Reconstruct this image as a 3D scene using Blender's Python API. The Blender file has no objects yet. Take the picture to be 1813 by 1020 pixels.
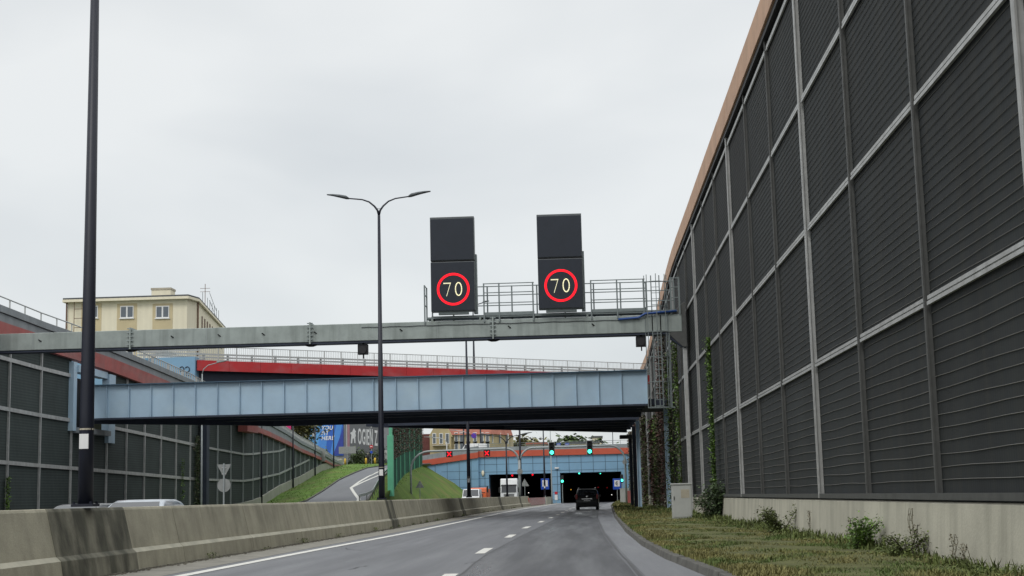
import bpy, bmesh, math, random
from mathutils import Vector, Matrix
R = math.radians
random.seed(7)
S = bpy.context.scene
COL = S.collection
# ------------------------------------------------------------------ camera
F, W0, H0 = 2550.0, 1813.0, 1020.0
EYE = Vector((0, 0, 1.2))
ROT = Matrix.Rotation(R(2.664), 3, 'Z') @ Matrix.Rotation(R(90 + 8.23), 3, 'X') @ Matrix.Rotation(R(-1.35), 3, 'Z')
cd = bpy.data.cameras.new('camera'); cam = bpy.data.objects.new('camera', cd); COL.objects.link(cam)
cd.sensor_width = 36; cd.lens = F / W0 * 36; cd.clip_start = .1; cd.clip_end = 6000
cam.matrix_world = Matrix.Translation(EYE) @ ROT.to_4x4()
S.camera = cam
# ------------------------------------------------------------------ light
SUN_EL, SUN_AZ = R(48), R(205)
w = bpy.data.worlds.new('World'); S.world = w; w.use_nodes = True
nt = w.node_tree; nt.nodes.clear(); N = nt.nodes.new; L = nt.links.new
out = N('ShaderNodeOutputWorld'); add = N('ShaderNodeAddShader')
sky = N('ShaderNodeTexSky'); sky.sky_type = 'NISHITA'; sky.sun_disc = False
sky.sun_elevation = SUN_EL; sky.sun_rotation = SUN_AZ
b1 = N('ShaderNodeBackground'); b1.inputs[1].default_value = .012
L(sky.outputs[0], b1.inputs[0])
b2 = N('ShaderNodeBackground')
tc = N('ShaderNodeTexCoord'); sep = N('ShaderNodeSeparateXYZ'); L(tc.outputs['Generated'], sep.inputs[0])
mp = N('ShaderNodeMapping'); mp.inputs['Scale'].default_value = (3.0, 3.0, 6.0); L(tc.outputs['Generated'], mp.inputs[0])
nz = N('ShaderNodeTexNoise'); nz.inputs['Scale'].default_value = 1.35; nz.inputs['Detail'].default_value = 4; nz.inputs['Roughness'].default_value = .42
nz.inputs['Distortion'].default_value = .3
L(mp.outputs[0], nz.inputs['Vector'])
cr = N('ShaderNodeValToRGB'); e = cr.color_ramp.elements
e[0].position = .26; e[0].color = (.655, .685, .70, 1); e[1].position = .60; e[1].color = (.815, .835, .832, 1)
L(nz.outputs[0], cr.inputs[0])
# an overcast sky is brighter overhead than at the horizon
er = N('ShaderNodeValToRGB'); q = er.color_ramp.elements
q[0].position = 0; q[0].color = (.88, .89, .90, 1); q[1].position = 1; q[1].color = (2.1, 2.1, 2.15, 1)
m1 = er.color_ramp.elements.new(.42); m1.color = (1.03, 1.02, 1.015, 1)
L(sep.outputs[2], er.inputs[0])
mx = N('ShaderNodeMix'); mx.data_type = 'RGBA'; mx.blend_type = 'MULTIPLY'; mx.inputs[0].default_value = 1
L(cr.outputs[0], mx.inputs[6]); L(er.outputs[0], mx.inputs[7]); L(mx.outputs[2], b2.inputs[0]); b2.inputs[1].default_value = 1.0
L(b1.outputs[0], add.inputs[0]); L(b2.outputs[0], add.inputs[1]); L(add.outputs[0], out.inputs[0])
sd = bpy.data.lights.new('sun', 'SUN'); sd.energy = 1.1; sd.angle = R(18); sd.color = (1, .97, .93)
so = bpy.data.objects.new('sun', sd); COL.objects.link(so)
so.rotation_euler = (R(90) - SUN_EL, 0, R(-25))   # soft light from behind the camera, a little left
S.view_settings.view_transform = 'Standard'; S.view_settings.look = 'None'
S.view_settings.gamma = 1; S.view_settings.exposure = 0
S.cycles.max_bounces = 6; S.cycles.use_denoising = True

def P(px, py, Y):
    d = ROT @ Vector(((px - W0 / 2) / F, (H0 / 2 - py) / F, -1))
    return EYE + d * (Y / d.y)

def itp(tab, t):
    if t <= tab[0][0]: return tab[0][1]
    for (a, x), (b, y) in zip(tab, tab[1:]):
        if t <= b: return x + (y - x) * (t - a) / (b - a)
    return tab[-1][1]

# ------------------------------------------------------------------ mesh builder
class MB:
    def __init__(s): s.v = []; s.f = []; s.m = []; s.cur = 0
    def add(s, vs, fs):
        o = len(s.v); s.v += [tuple(v) for v in vs]
        s.f += [tuple(i + o for i in f) for f in fs]; s.m += [s.cur] * len(fs); return s
    def box(s, x0, x1, y0, y1, z0, z1):
        vs = [(x, y, z) for z in (z0, z1) for y in (y0, y1) for x in (x0, x1)]
        return s.add(vs, [(0, 2, 3, 1), (4, 5, 7, 6), (0, 1, 5, 4), (2, 6, 7, 3), (0, 4, 6, 2), (1, 3, 7, 5)])
    def quad(s, a, b, c, d): return s.add([a, b, c, d], [(0, 1, 2, 3)])
    def bar(s, a, b, wx, wz=None):          # square bar between two points
        a, b = Vector(a), Vector(b); d = (b - a).normalized(); wz = wz or wx
        u = d.cross(Vector((0, 0, 1)));
        if u.length < 1e-3: u = Vector((1, 0, 0))
        u.normalize(); t = u.cross(d)
        vs = [p + u * i * wx / 2 + t * j * wz / 2 for p in (a, b) for i, j in ((-1, -1), (1, -1), (1, 1), (-1, 1))]
        return s.add(vs, [(3, 2, 1, 0), (4, 5, 6, 7), (0, 1, 5, 4), (1, 2, 6, 5), (2, 3, 7, 6), (3, 0, 4, 7)])
    def tube(s, pts, r, n=8, cap=True):
        pts = [Vector(p) for p in pts]; rs = r if isinstance(r, (list, tuple)) else [r] * len(pts)
        o = len(s.v); up = None; fs = []
        for i, p in enumerate(pts):
            d = (pts[min(i + 1, len(pts) - 1)] - pts[max(i - 1, 0)]).normalized()
            if up is None:
                up = Vector((0, 0, 1)) if abs(d.z) < .9 else Vector((1, 0, 0))
            u = d.cross(up).normalized(); t = u.cross(d).normalized(); up = t
            for k in range(n):
                a = 2 * math.pi * k / n; s.v.append(tuple(p + (u * math.cos(a) + t * math.sin(a)) * rs[i]))
        for i in range(len(pts) - 1):
            for k in range(n):
                a, b = o + i * n + k, o + i * n + (k + 1) % n
                s.f.append((a, b, b + n, a + n)); s.m.append(s.cur)
        if cap:
            s.f.append(tuple(o + k for k in reversed(range(n)))); s.m.append(s.cur)
            s.f.append(tuple(o + (len(pts) - 1) * n + k for k in range(n))); s.m.append(s.cur)
        return s
    def prism(s, poly, y0, y1, ax='y'):     # polygon in the other two axes extruded along ax
        def m(p, t):
            return (p[0], t, p[1]) if ax == 'y' else (t, p[0], p[1]) if ax == 'x' else (p[0], p[1], t)
        n = len(poly); vs = [m(p, y0) for p in poly] + [m(p, y1) for p in poly]
        return s.add(vs, [tuple(range(n)), tuple(reversed(range(n, 2 * n)))] + [(i, i + n, (i + 1) % n + n, (i + 1) % n) for i in range(n)])
    def sweep(s, prof, path, close=False):  # prof (dx,z) at each path point (x,y[,dz])
        o = len(s.v); n = len(prof)
        for p in path:
            dz = p[2] if len(p) > 2 else 0
            for dx, z in prof: s.v.append((p[0] + dx, p[1], z + dz))
        for i in range(len(path) - 1):
            for k in range(n if close else n - 1):
                a, b = o + i * n + k, o + i * n + (k + 1) % n
                s.f.append((a, b, b + n, a + n)); s.m.append(s.cur)
        if close:
            s.f.append(tuple(o + k for k in range(n))); s.m.append(s.cur)
            s.f.append(tuple(o + (len(path) - 1) * n + k for k in reversed(range(n)))); s.m.append(s.cur)
        return s
    def ball(s, c, rx, ry, rz, n=10, m=6):
        o = len(s.v)
        for i in range(m + 1):
            t = math.pi * i / m
            for k in range(n):
                a = 2 * math.pi * k / n
                s.v.append((c[0] + rx * math.sin(t) * math.cos(a), c[1] + ry * math.sin(t) * math.sin(a), c[2] + rz * math.cos(t)))
        for i in range(m):
            for k in range(n):
                a, b = o + i * n + k, o + i * n + (k + 1) % n
                s.f.append((a, a + n, b + n, b)); s.m.append(s.cur)
        return s
    def leaf(s, c, size, flat=.5):
        c = Vector(c); a = random.uniform(0, 6.28); t = random.gauss(0, flat)
        u = Vector((math.cos(a), math.sin(a), random.gauss(0, .5))).normalized() * size
        n = Vector((-math.sin(a), math.cos(a), t)).normalized() * size * .62
        return s.add([c - u, c + n, c + u, c - n], [(0, 1, 2, 3)])
    def build(s, name, mats, parent=None, smooth=False, bevel=0, seg=2, fix=True):
        me = bpy.data.meshes.new(name)
        off = OFF.get(parent.name, Vector()) if parent else Vector()
        me.from_pydata([(v[0] - off.x, v[1] - off.y, v[2] - off.z) for v in s.v], [], s.f)
        for m in (mats if isinstance(mats, (list, tuple)) else [mats]): me.materials.append(m)
        if any(s.m): me.polygons.foreach_set('material_index', s.m)
        if fix and len(s.f) < 20000:
            bm = bmesh.new(); bm.from_mesh(me); bmesh.ops.recalc_face_normals(bm, faces=bm.faces); bm.to_mesh(me); bm.free()
        if smooth: me.polygons.foreach_set('use_smooth', [True] * len(me.polygons))
        o = bpy.data.objects.new(name, me); COL.objects.link(o)
        if parent: o.parent = parent; OFF[o.name] = off
        if bevel:
            b = o.modifiers.new('bevel', 'BEVEL'); b.width = bevel; b.segments = seg; b.limit_method = 'ANGLE'; b.angle_limit = R(40)
        return o
OFF = {}
def tag(o, label, cat, group=None):
    o['label'] = label; o['category'] = cat
    if group: o['group'] = group
    return o
def thing(name, label, cat, loc=(0, 0, 0), group=None):
    o = bpy.data.objects.new(name, None); COL.objects.link(o); o.location = loc; o.empty_display_size = .3
    OFF[o.name] = Vector(loc); return tag(o, label, cat, group)
def struct(o, kind='structure'): o['kind'] = kind; return o
def copy_tree(o, loc, label, rz=None):
    c = o.copy(); COL.objects.link(c); c.location = loc; c['label'] = label
    if rz is not None: c.rotation_euler.z = rz
    def kids(a, b):
        for ch in list(a.children):
            d = ch.copy(); COL.objects.link(d); d.parent = b; kids(ch, d)
    kids(o, c); return c
def text(name, s, size, mat, parent, loc, rot=(R(90), 0, 0), depth=.01, sx=1, shear=0, align='CENTER', bold=0, sl=.82):
    cu = bpy.data.curves.new('t', 'FONT'); cu.body = s; cu.size = size; cu.align_x = align; cu.extrude = depth; cu.shear = shear; cu.offset = bold
    cu.resolution_u = 3; cu.space_line = sl; cu.space_character = 1.08
    t = bpy.data.objects.new('t', cu); COL.objects.link(t); bpy.context.view_layer.update()
    me = bpy.data.meshes.new_from_object(t.evaluated_get(bpy.context.evaluated_depsgraph_get()))
    bpy.data.objects.remove(t); bpy.data.curves.remove(cu)
    me.materials.clear(); me.materials.append(mat); me.transform(Matrix.Diagonal((sx, 1, 1, 1)))
    o = bpy.data.objects.new(name, me); COL.objects.link(o); o.parent = parent
    o.location = Vector(loc) - (OFF.get(parent.name, Vector()) if parent else Vector()); o.rotation_euler = rot
    return o

# ------------------------------------------------------------------ materials
def mat(name, col, rough=.7, metal=0, var=.12, scale=1.5, bump=0, bscale=30, streak=0, dirt=(.1, .1, .09), emit=0, island=0,
        spec=.4, vstretch=(1, 1, 1), gloss=0, grid=None, coat=0, speck=0, mix2=None, orand=0):
    m = bpy.data.materials.new(name); m.use_nodes = True; t = m.node_tree; b = t.nodes['Principled BSDF']
    N = t.nodes.new; L = t.links.new
    b.inputs['Roughness'].default_value = rough; b.inputs['Metallic'].default_value = metal; b.inputs['Specular IOR Level'].default_value = spec
    b.inputs['Coat Weight'].default_value = coat
    if emit:
        b.inputs['Emission Color'].default_value = (*col, 1); b.inputs['Emission Strength'].default_value = emit
        b.inputs['Base Color'].default_value = (*[c * .3 for c in col], 1); return m
    tc = N('ShaderNodeTexCoord'); mp = N('ShaderNodeMapping'); mp.inputs['Scale'].default_value = vstretch; L(tc.outputs['Object'], mp.inputs[0])
    n1 = N('ShaderNodeTexNoise'); n1.inputs['Scale'].default_value = scale; n1.inputs['Detail'].default_value = 8; n1.inputs['Roughness'].default_value = .62
    L(mp.outputs[0], n1.inputs['Vector'])
    mr = N('ShaderNodeMapRange'); mr.inputs[1].default_value = .3; mr.inputs[2].default_value = .7
    mr.inputs[3].default_value = 1 - var; mr.inputs[4].default_value = 1 + var; L(n1.outputs[0], mr.inputs[0])
    last = mr.outputs[0]
    def mul(x, y):
        k = N('ShaderNodeMath'); k.operation = 'MULTIPLY'; L(x, k.inputs[0]); L(y, k.inputs[1]); return k.outputs[0]
    if island:
        g = N('ShaderNodeNewGeometry'); r2 = N('ShaderNodeMapRange'); r2.inputs[3].default_value = 1 - island; r2.inputs[4].default_value = 1 + island
        L(g.outputs['Random Per Island'], r2.inputs[0]); last = mul(last, r2.outputs[0])
    if speck:
        ns = N('ShaderNodeTexNoise'); ns.inputs['Scale'].default_value = 55; ns.inputs['Detail'].default_value = 3; L(tc.outputs['Object'], ns.inputs['Vector'])
        rs = N('ShaderNodeMapRange'); rs.inputs[1].default_value = .3; rs.inputs[2].default_value = .7; rs.inputs[3].default_value = 1 - speck; rs.inputs[4].default_value = 1 + speck
        L(ns.outputs[0], rs.inputs[0]); last = mul(last, rs.outputs[0])
    if orand:
        oi = N('ShaderNodeObjectInfo'); ro = N('ShaderNodeMapRange'); ro.inputs[3].default_value = 1 - orand; ro.inputs[4].default_value = 1 + orand
        L(oi.outputs['Random'], ro.inputs[0]); last = mul(last, ro.outputs[0])
    if grid:    # fine corrugation: (axis scale vector, frequency, depth)
        for sc, dep in grid:
            sp = N('ShaderNodeVectorMath'); sp.operation = 'DOT_PRODUCT'; sp.inputs[1].default_value = sc; L(tc.outputs['Object'], sp.inputs[0])
            s_ = N('ShaderNodeMath'); s_.operation = 'SINE'; L(sp.outputs['Value'], s_.inputs[0])
            r3 = N('ShaderNodeMapRange'); r3.inputs[1].default_value = -1; r3.inputs[3].default_value = 1 - dep; r3.inputs[4].default_value = 1 + dep * .6
            L(s_.outputs[0], r3.inputs[0]); last = mul(last, r3.outputs[0])
    vm = N('ShaderNodeVectorMath'); vm.operation = 'SCALE'; vm.inputs[0].default_value = col; L(last, vm.inputs['Scale'])
    c = vm.outputs[0]
    if mix2:    # (second colour, noise scale, low, high, vertical stretch)
        mm = N('ShaderNodeMapping'); mm.inputs['Scale'].default_value = mix2[4]; L(tc.outputs['Object'], mm.inputs[0])
        n9 = N('ShaderNodeTexNoise'); n9.inputs['Scale'].default_value = mix2[1]; n9.inputs['Detail'].default_value = 5; L(mm.outputs[0], n9.inputs['Vector'])
        r9 = N('ShaderNodeMapRange'); r9.inputs[1].default_value = mix2[2]; r9.inputs[2].default_value = mix2[3]; L(n9.outputs[0], r9.inputs[0])
        v9 = N('ShaderNodeVectorMath'); v9.operation = 'SCALE'; v9.inputs[0].default_value = mix2[0]; L(last, v9.inputs['Scale'])
        x9 = N('ShaderNodeMix'); x9.data_type = 'RGBA'; L(r9.outputs[0], x9.inputs[0]); L(c, x9.inputs[6]); L(v9.outputs[0], x9.inputs[7]); c = x9.outputs[2]
    if streak:
        m2 = N('ShaderNodeMapping'); m2.inputs['Scale'].default_value = (1.4, 1.4, .12); L(tc.outputs['Object'], m2.inputs[0])
        n2 = N('ShaderNodeTexNoise'); n2.inputs['Scale'].default_value = 2.2; n2.inputs['Detail'].default_value = 6; L(m2.outputs[0], n2.inputs['Vector'])
        r4 = N('ShaderNodeMapRange'); r4.inputs[1].default_value = .46; r4.inputs[2].default_value = .72; r4.inputs[3].default_value = 0; r4.inputs[4].default_value = streak
        L(n2.outputs[0], r4.inputs[0])
        x = N('ShaderNodeMix'); x.data_type = 'RGBA'; L(r4.outputs[0], x.inputs[0]); L(c, x.inputs[6]); x.inputs[7].default_value = (*dirt, 1); c = x.outputs[2]
    L(c, b.inputs['Base Color'])
    if gloss:   # patchy wetness
        m3 = N('ShaderNodeMapping'); m3.inputs['Scale'].default_value = (1.1, .06, 1); L(tc.outputs['Object'], m3.inputs[0])
        n3 = N('ShaderNodeTexNoise'); n3.inputs['Scale'].default_value = 1.2; n3.inputs['Detail'].default_value = 7; L(m3.outputs[0], n3.inputs['Vector'])
        r5 = N('ShaderNodeMapRange'); r5.inputs[1].default_value = .4; r5.inputs[2].default_value = .68; r5.inputs[3].default_value = rough; r5.inputs[4].default_value = gloss
        L(n3.outputs[0], r5.inputs[0]); L(r5.outputs[0], b.inputs['Roughness'])
    if bump:
        n4 = N('ShaderNodeTexNoise'); n4.inputs['Scale'].default_value = bscale; n4.inputs['Detail'].default_value = 4; L(tc.outputs['Object'], n4.inputs['Vector'])
        bp = N('ShaderNodeBump'); bp.inputs['Strength'].default_value = bump; bp.inputs['Distance'].default_value = .02; L(n4.outputs[0], bp.inputs['Height']); L(bp.outputs[0], b.inputs['Normal'])
    return m
M = dict(
    asphalt=mat('asphalt', (.118, .121, .129), .66, var=.16, scale=.9, vstretch=(1, .06, 1), bump=.35, bscale=60, gloss=.42, speck=.16),
    asphalt_dark=mat('asphalt_dark', (.050, .052, .057), .6, var=.38, scale=1.0, vstretch=(1.3, .05, 1), bump=.35, bscale=60, gloss=.25, speck=.2),
    shoulder=mat('shoulder_asphalt', (.148, .152, .162), .6, var=.12, scale=1.2, vstretch=(1, .08, 1), bump=.3, bscale=60, gloss=.4, speck=.16),
    ramp=mat('ramp_asphalt', (.15, .155, .165), .7, var=.12, scale=.6, vstretch=(1, .1, 1), bump=.2, bscale=20),
    gutter=mat('gutter_concrete', (.21, .20, .17), .85, var=.25, scale=2.2, bump=.3, bscale=25),
    paint=mat('road_paint', (.62, .61, .56), .6, var=.14, scale=5),
    kerb=mat('kerb_concrete', (.10, .097, .085), .85, var=.35, scale=2.5, bump=.4, bscale=20),
    barrier=mat('barrier_concrete', (.39, .365, .275), .85, var=.2, scale=1.1, bump=.25, bscale=22, orand=.1, speck=.12, streak=.3, dirt=(.075, .072, .05)),
    lit_lip=mat('lit_lip_concrete', (.44, .42, .33), .85, var=.2, scale=2),  # barrier concrete in a paler colour, for the light its sloping ledge catches
    stained=mat('stained_concrete', (.085, .083, .06), .85, var=.4, scale=1.6, bump=.3, bscale=22, streak=.4, dirt=(.03, .032, .026), mix2=((.21, .20, .15), 1.1, .44, .60, (1.5, 1.5, .35))),
    plinth=mat('plinth_concrete', (.46, .44, .36), .85, var=.16, scale=.8, bump=.25, bscale=20, streak=.55, dirt=(.27, .26, .21)),
    plinth_far=mat('plinth_far_concrete', (.36, .36, .30), .85, var=.15, scale=.8, streak=.3, dirt=(.15, .15, .12)),
    panel=mat('dark_acoustic_mesh', (.016, .020, .021), .8, orand=.16, var=.35, scale=.45, streak=.45, dirt=(.032, .031, .024), grid=[((0, 60, 0), .22)], vstretch=(1, 1, .5)),
    wire=mat('galvanised_wire', (.125, .122, .110), .6, .2, var=.15, scale=3),
    panel_l=mat('green_grey_acoustic_mesh', (.042, .056, .053), .8, orand=.08, var=.18, scale=.7, grid=[((0, 36, 0), .3), ((0, 0, 42), .26)]),
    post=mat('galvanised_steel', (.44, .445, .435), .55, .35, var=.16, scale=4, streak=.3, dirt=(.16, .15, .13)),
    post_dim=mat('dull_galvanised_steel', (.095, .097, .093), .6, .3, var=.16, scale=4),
    coping=mat('orange_brown_coping', (.50, .31, .20), .7, var=.16, scale=1.2, streak=.35, dirt=(.36, .25, .18)),
    black=mat('black_metal', (.012, .012, .014), .6, var=.1),
    parapet=mat('grey_parapet_concrete', (.25, .27, .28), .8, var=.12, scale=1, bump=.1, streak=.35, dirt=(.14, .15, .15)),
    red_faded=mat('faded_red_band', (.36, .10, .09), .75, mix2=((.30, .15, .14), .5, .45, .65, (1, .3, 2)), var=.18, scale=1.2, streak=.45, dirt=(.28, .13, .12)),
    red=mat('red_steel_paint', (.46, .028, .032), .5, mix2=((.42, .07, .075), .6, .5, .7, (1, 1, 2)), var=.12, scale=1, streak=.25, dirt=(.36, .06, .06)),
    orange_red=mat('orange_red_band', (.47, .09, .05), .7, var=.1, scale=1),
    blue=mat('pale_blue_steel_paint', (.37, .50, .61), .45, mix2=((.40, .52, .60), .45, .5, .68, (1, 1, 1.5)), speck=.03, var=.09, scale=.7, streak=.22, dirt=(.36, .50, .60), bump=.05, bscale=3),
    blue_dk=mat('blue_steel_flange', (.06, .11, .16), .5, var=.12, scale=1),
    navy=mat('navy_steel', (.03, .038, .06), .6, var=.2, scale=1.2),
    tile=mat('blue_wall_panel', (.20, .36, .51), .5, var=.07, scale=.6, streak=.25, dirt=(.24, .38, .50)),
    joint=mat('dark_joint', (.06, .10, .14), .8),
    beam=mat('gantry_galvanised', (.32, .36, .34), .6, .25, var=.16, scale=1.3, streak=.5, dirt=(.15, .17, .155)),
    rail=mat('railing_galvanised', (.20, .23, .23), .5, .4, var=.1, scale=4),
    white_rail=mat('pale_grey_railing', (.42, .43, .42), .5, .2, var=.08, scale=3),
    lamp=mat('dark_lamp_paint', (.010, .012, .022), .45, var=.15, scale=2),
    lamp_head=mat('lamp_head_grey', (.09, .10, .105), .5, .2),
    grey_pole=mat('grey_mast', (.32, .35, .35), .5, .1, var=.08),
    sign_face=mat('display_face', (.015, .020, .030), .5, var=.1, scale=2),
    sign_side=mat('display_housing', (.11, .12, .125), .5, .2),
    led_red=mat('led_red', (1, .006, .018), emit=1.7), led_white=mat('led_warm_white', (1, .95, .62), emit=1.2),
    led_green=mat('led_green', (.06, 1, .62), emit=3.5), led_dim=mat('led_dim_red', (.8, .02, .03), emit=.5), led_amber=mat('amber_lamp', (1, .5, .05), emit=1.5),
    white_lamp=mat('headlight_glow', (1, 1, .95), emit=2),
    grass=mat('verge_soil_grass', (.10, .105, .035), .95, var=.35, scale=1.6, bump=.6, bscale=8),
    lawn=mat('lawn_green', (.088, .165, .018), .95, mix2=((.13, .15, .035), .5, .5, .72, (1, .4, 1)), var=.28, scale=.35, bump=.8, bscale=3),
    lawn_hill=mat('hill_grass', (.082, .145, .012), .95, mix2=((.13, .14, .03), .35, .45, .7, (1, .4, 1)), var=.3, scale=.3, bump=.8, bscale=3),
    blade=mat('grass_blades', (.185, .17, .062), .8, var=.3, scale=.5, island=.35, mix2=((.085, .125, .032), .8, .44, .60, (1, .5, 1))),
    weed=mat('weed_leaves', (.10, .125, .036), .8, var=.3, scale=.8, island=.5),
    ivy=mat('ivy_leaves', (.11, .19, .035), .7, var=.3, scale=1.5, island=.6),
    ivy_dark=mat('dark_ivy_leaves', (.055, .085, .035), .7, var=.3, scale=1.5, island=.6),
    ivy_red=mat('red_creeper_leaves', (.10, .045, .040), .7, var=.3, scale=1.5, island=.6),
    ivy_brown=mat('brown_creeper_leaves', (.11, .098, .062), .8, var=.3, scale=1.5, island=.5),
    tree=mat('tree_leaves', (.055, .085, .025), .8, var=.35, scale=.6, island=.6),
    tree_olive=mat('olive_tree_leaves', (.12, .115, .045), .8, var=.35, scale=.6, island=.5),
    tuft=mat('slope_tuft_grass', (.095, .175, .018), .9, var=.3, scale=.5, island=.25),
    seam=mat('bitumen_seam', (.03, .03, .032), .5, var=.3, scale=3),
    bark=mat('bark', (.05, .04, .03), .9, var=.3, scale=4),
    green_post=mat('green_fence_paint', (.15, .52, .32), .5, var=.08), green_dk=mat('dark_green_fence', (.04, .15, .10), .6, var=.2),
    cabinet=mat('cabinet_grey', (.42, .43, .41), .5, var=.07, scale=2, streak=.2, dirt=(.3, .3, .26)),
    cream=mat('cream_render', (.78, .72, .55), .85, var=.05, scale=.4, streak=.15, dirt=(.50, .44, .30), grid=[((12, 12, 0), .02)]),
    tan=mat('tan_render', (.56, .47, .29), .85, var=.06),
    brown=mat('brown_metal', (.16, .09, .055), .7), roof_dk=mat('roof_felt', (.09, .095, .10), .8, var=.15),
    glass=mat('window_glass', (.10, .12, .14), .12, spec=.8), white=mat('white_plastic', (.75, .75, .73), .5, var=.05),
    sand=mat('tenement_render', (.42, .35, .20), .85, var=.18, scale=.4), roof_red=mat('red_roof_tiles', (.30, .11, .075), .85, var=.25, scale=.8),
    brick=mat('dark_red_brick', (.14, .05, .045), .85, var=.2), stone=mat('pale_stone', (.42, .38, .30), .85, var=.15),
    sign_back=mat('sign_back_grey', (.25, .26, .25), .6, 0, var=.1, scale=4), sign_blue=mat('sign_blue', (.018, .075, .42), .4),
    sign_red=mat('sign_red', (.5, .02, .03), .4), sign_white=mat('sign_white', (.72, .73, .74), .4), sign_purple=mat('sign_violet_blue', (.10, .05, .42), .4),
    yellow=mat('yellow_paint', (.60, .40, .04), .5), orange=mat('orange_paint', (.62, .12, .03), .5), trim_red=mat('striped_red', (.42, .08, .06), .6),
    ad_blue=mat('ad_blue', (.03, .12, .48), .6, var=.05), ad_light=mat('ad_light_blue', (.12, .36, .70), .6, var=.05), ad_mid=mat('ad_mid_blue', (.07, .24, .62), .6, var=.05), ad_deep=mat('ad_deep_blue', (.035, .06, .30), .6),
    ad_grey=mat('ad_grey', (.14, .145, .155), .7, var=.06), ad_pink=mat('ad_pink', (.42, .22, .26), .7), far_grey=mat('far_grey_wall', (.20, .21, .22), .8, var=.1),
    car_black=mat('car_black_paint', (.006, .006, .007), .35, spec=.4, coat=.15), car_silver=mat('car_silver_paint', (.42, .46, .50), .3, .5, coat=.5),
    car_grey=mat('car_grey_paint', (.06, .062, .065), .35, .3, coat=.5), car_white=mat('vehicle_white_paint', (.66, .67, .67), .35, coat=.4),
    car_glass=mat('car_glass', (.02, .024, .028), .08, spec=.9), tyre=mat('tyre_rubber', (.015, .015, .015), .85), chrome=mat('bright_trim', (.6, .6, .6), .25, .9),
    tail=mat('tail_lamp_red', (.25, .01, .01), .3), plastic=mat('black_plastic', (.02, .02, .022), .6), magenta=mat('magenta_ad', (.6, .03, .18), .6),
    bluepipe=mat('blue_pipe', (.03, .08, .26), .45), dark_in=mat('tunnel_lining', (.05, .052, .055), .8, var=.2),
    ground=mat('ground_soil', (.10, .11, .07), .95, var=.3, scale=.3), stone_dirt=mat('roadside_grit', (.16, .15, .12), .95, var=.4, scale=6, bump=.5),
)
# ================================================================== SETTING: ground, roads, terrain
XB = [(0, -8.5), (20, -8.4), (40, -8.2), (60, -7.95), (110, -8.05), (150, -7.2), (190, -5.9), (217, -4.9), (222, -4.7), (330, -1)]   # foot of median, our side
XK = [(0, 2.0), (10, 1.95), (17, 1.85), (21, 1.72), (27, 1.42), (34, 1.28), (46, 1.25), (75, 1.5), (102, 1.9), (153, 2.7), (200, 4.3), (222, 5.0), (330, 9)]  # kerb
YS = [0, 4, 8, 12, 16, 20, 24, 28, 32, 36, 40, 46, 52, 60, 68, 76, 85, 95, 105, 115, 125, 135, 145, 155, 165, 175, 185, 195, 205, 217, 222]
YT = YS + [240, 270, 300, 330]
def ribbon(mb, ys, xa, xb, za, zb=None):
    zb = zb or za
    vs = []
    for y in ys: vs += [(xa(y), y, za(y)), (xb(y), y, zb(y))]
    return mb.add(vs, [(2 * i, 2 * i + 1, 2 * i + 3, 2 * i + 2) for i in range(len(ys) - 1)])
kb = lambda y: itp(XK, y)
bb = lambda y: itp(XB, y)
g = MB().quad((-3000, -400, -.06), (3000, -400, -.06), (3000, 4500, -.06), (-3000, 4500, -.06))
struct(g.build('ground', M['ground'], fix=False))
YR = [-40, -20] + YT
struct(ribbon(MB(), YR, lambda y: bb(y) + 1.15, kb, lambda y: 0).build('road', M['asphalt'], fix=False))
struct(ribbon(MB(), YR, lambda y: bb(y) - .2, lambda y: bb(y) + 1.15, lambda y: .004).build('gutter', M['gutter'], fix=False))
EL = [(0, -6.95), (24, -6.95), (35, -6.8), (50, -6.45), (80, -6.3), (107, -6.3), (150, -5.75), (190, -4.6), (222, -3.6)]
struct(ribbon(MB(), [-20] + YS, lambda y: itp(EL, y), lambda y: itp(EL, y) + .24, lambda y: .008).build('road_edge_line', M['paint'], fix=False))
DL = [(0, -1.9), (18, -1.9), (30, -2.1), (45, -1.95), (60, -1.7), (90, -1.3), (120, -1.0), (222, 1.2)]     # dark resurfaced lane, left side
DR = [(0, .75), (20, .75), (30, .62), (45, .5), (75, .55), (110, .9), (153, 1.6), (200, 3.2), (222, 4)]
YL = [-20, 0, 6, 12, 18, 24, 30, 36, 42, 50, 60, 70, 80, 95, 110, 120, 132, 145, 160, 175, 190, 205, 222]
struct(ribbon(MB(), YL, lambda y: itp(DL, y), lambda y: itp(DR, y), lambda y: .004).build('resurfaced_lane', M['asphalt_dark'], fix=False))
struct(ribbon(MB(), [-20] + YS, lambda y: itp(DR, y) + .12, lambda y: kb(y), lambda y: .0045).build('hard_shoulder', M['shoulder'], fix=False))
sm = MB(); random.seed(21)
def wob(tab, off, w):
    vs = []; ys = [10 + i * 1.5 for i in range(110)]
    for y in ys:
        x = itp(tab, y) + off + random.uniform(-.012, .012); h = w * random.uniform(.6, 1.3) / 2; vs += [(x - h, y, .0065), (x + h, y, .0065)]
    sm.add(vs, [(2 * i, 2 * i + 1, 2 * i + 3, 2 * i + 2) for i in range(len(ys) - 1)])
wob(DL, 0, .045); wob(DR, .06, .05)
for _ in range(16):      # sealed cracks
    y = random.uniform(17, 110); x = random.uniform(-6.3, .3); a = random.uniform(-.5, .5) + (1.57 if random.random() < .45 else 0); vs = []
    n = random.randint(5, 14)
    for i in range(n):
        a += random.uniform(-.35, .35); vs += [(x - .014, y - .014, .0068), (x + .014, y + .014, .0068)]; x += .22 * math.sin(a); y += .22 * math.cos(a)
    sm.add(vs, [(2 * i, 2 * i + 1, 2 * i + 3, 2 * i + 2) for i in range(n - 1)])
struct(sm.build('asphalt_seams', M['seam'], fix=False))
random.seed(7)
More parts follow.
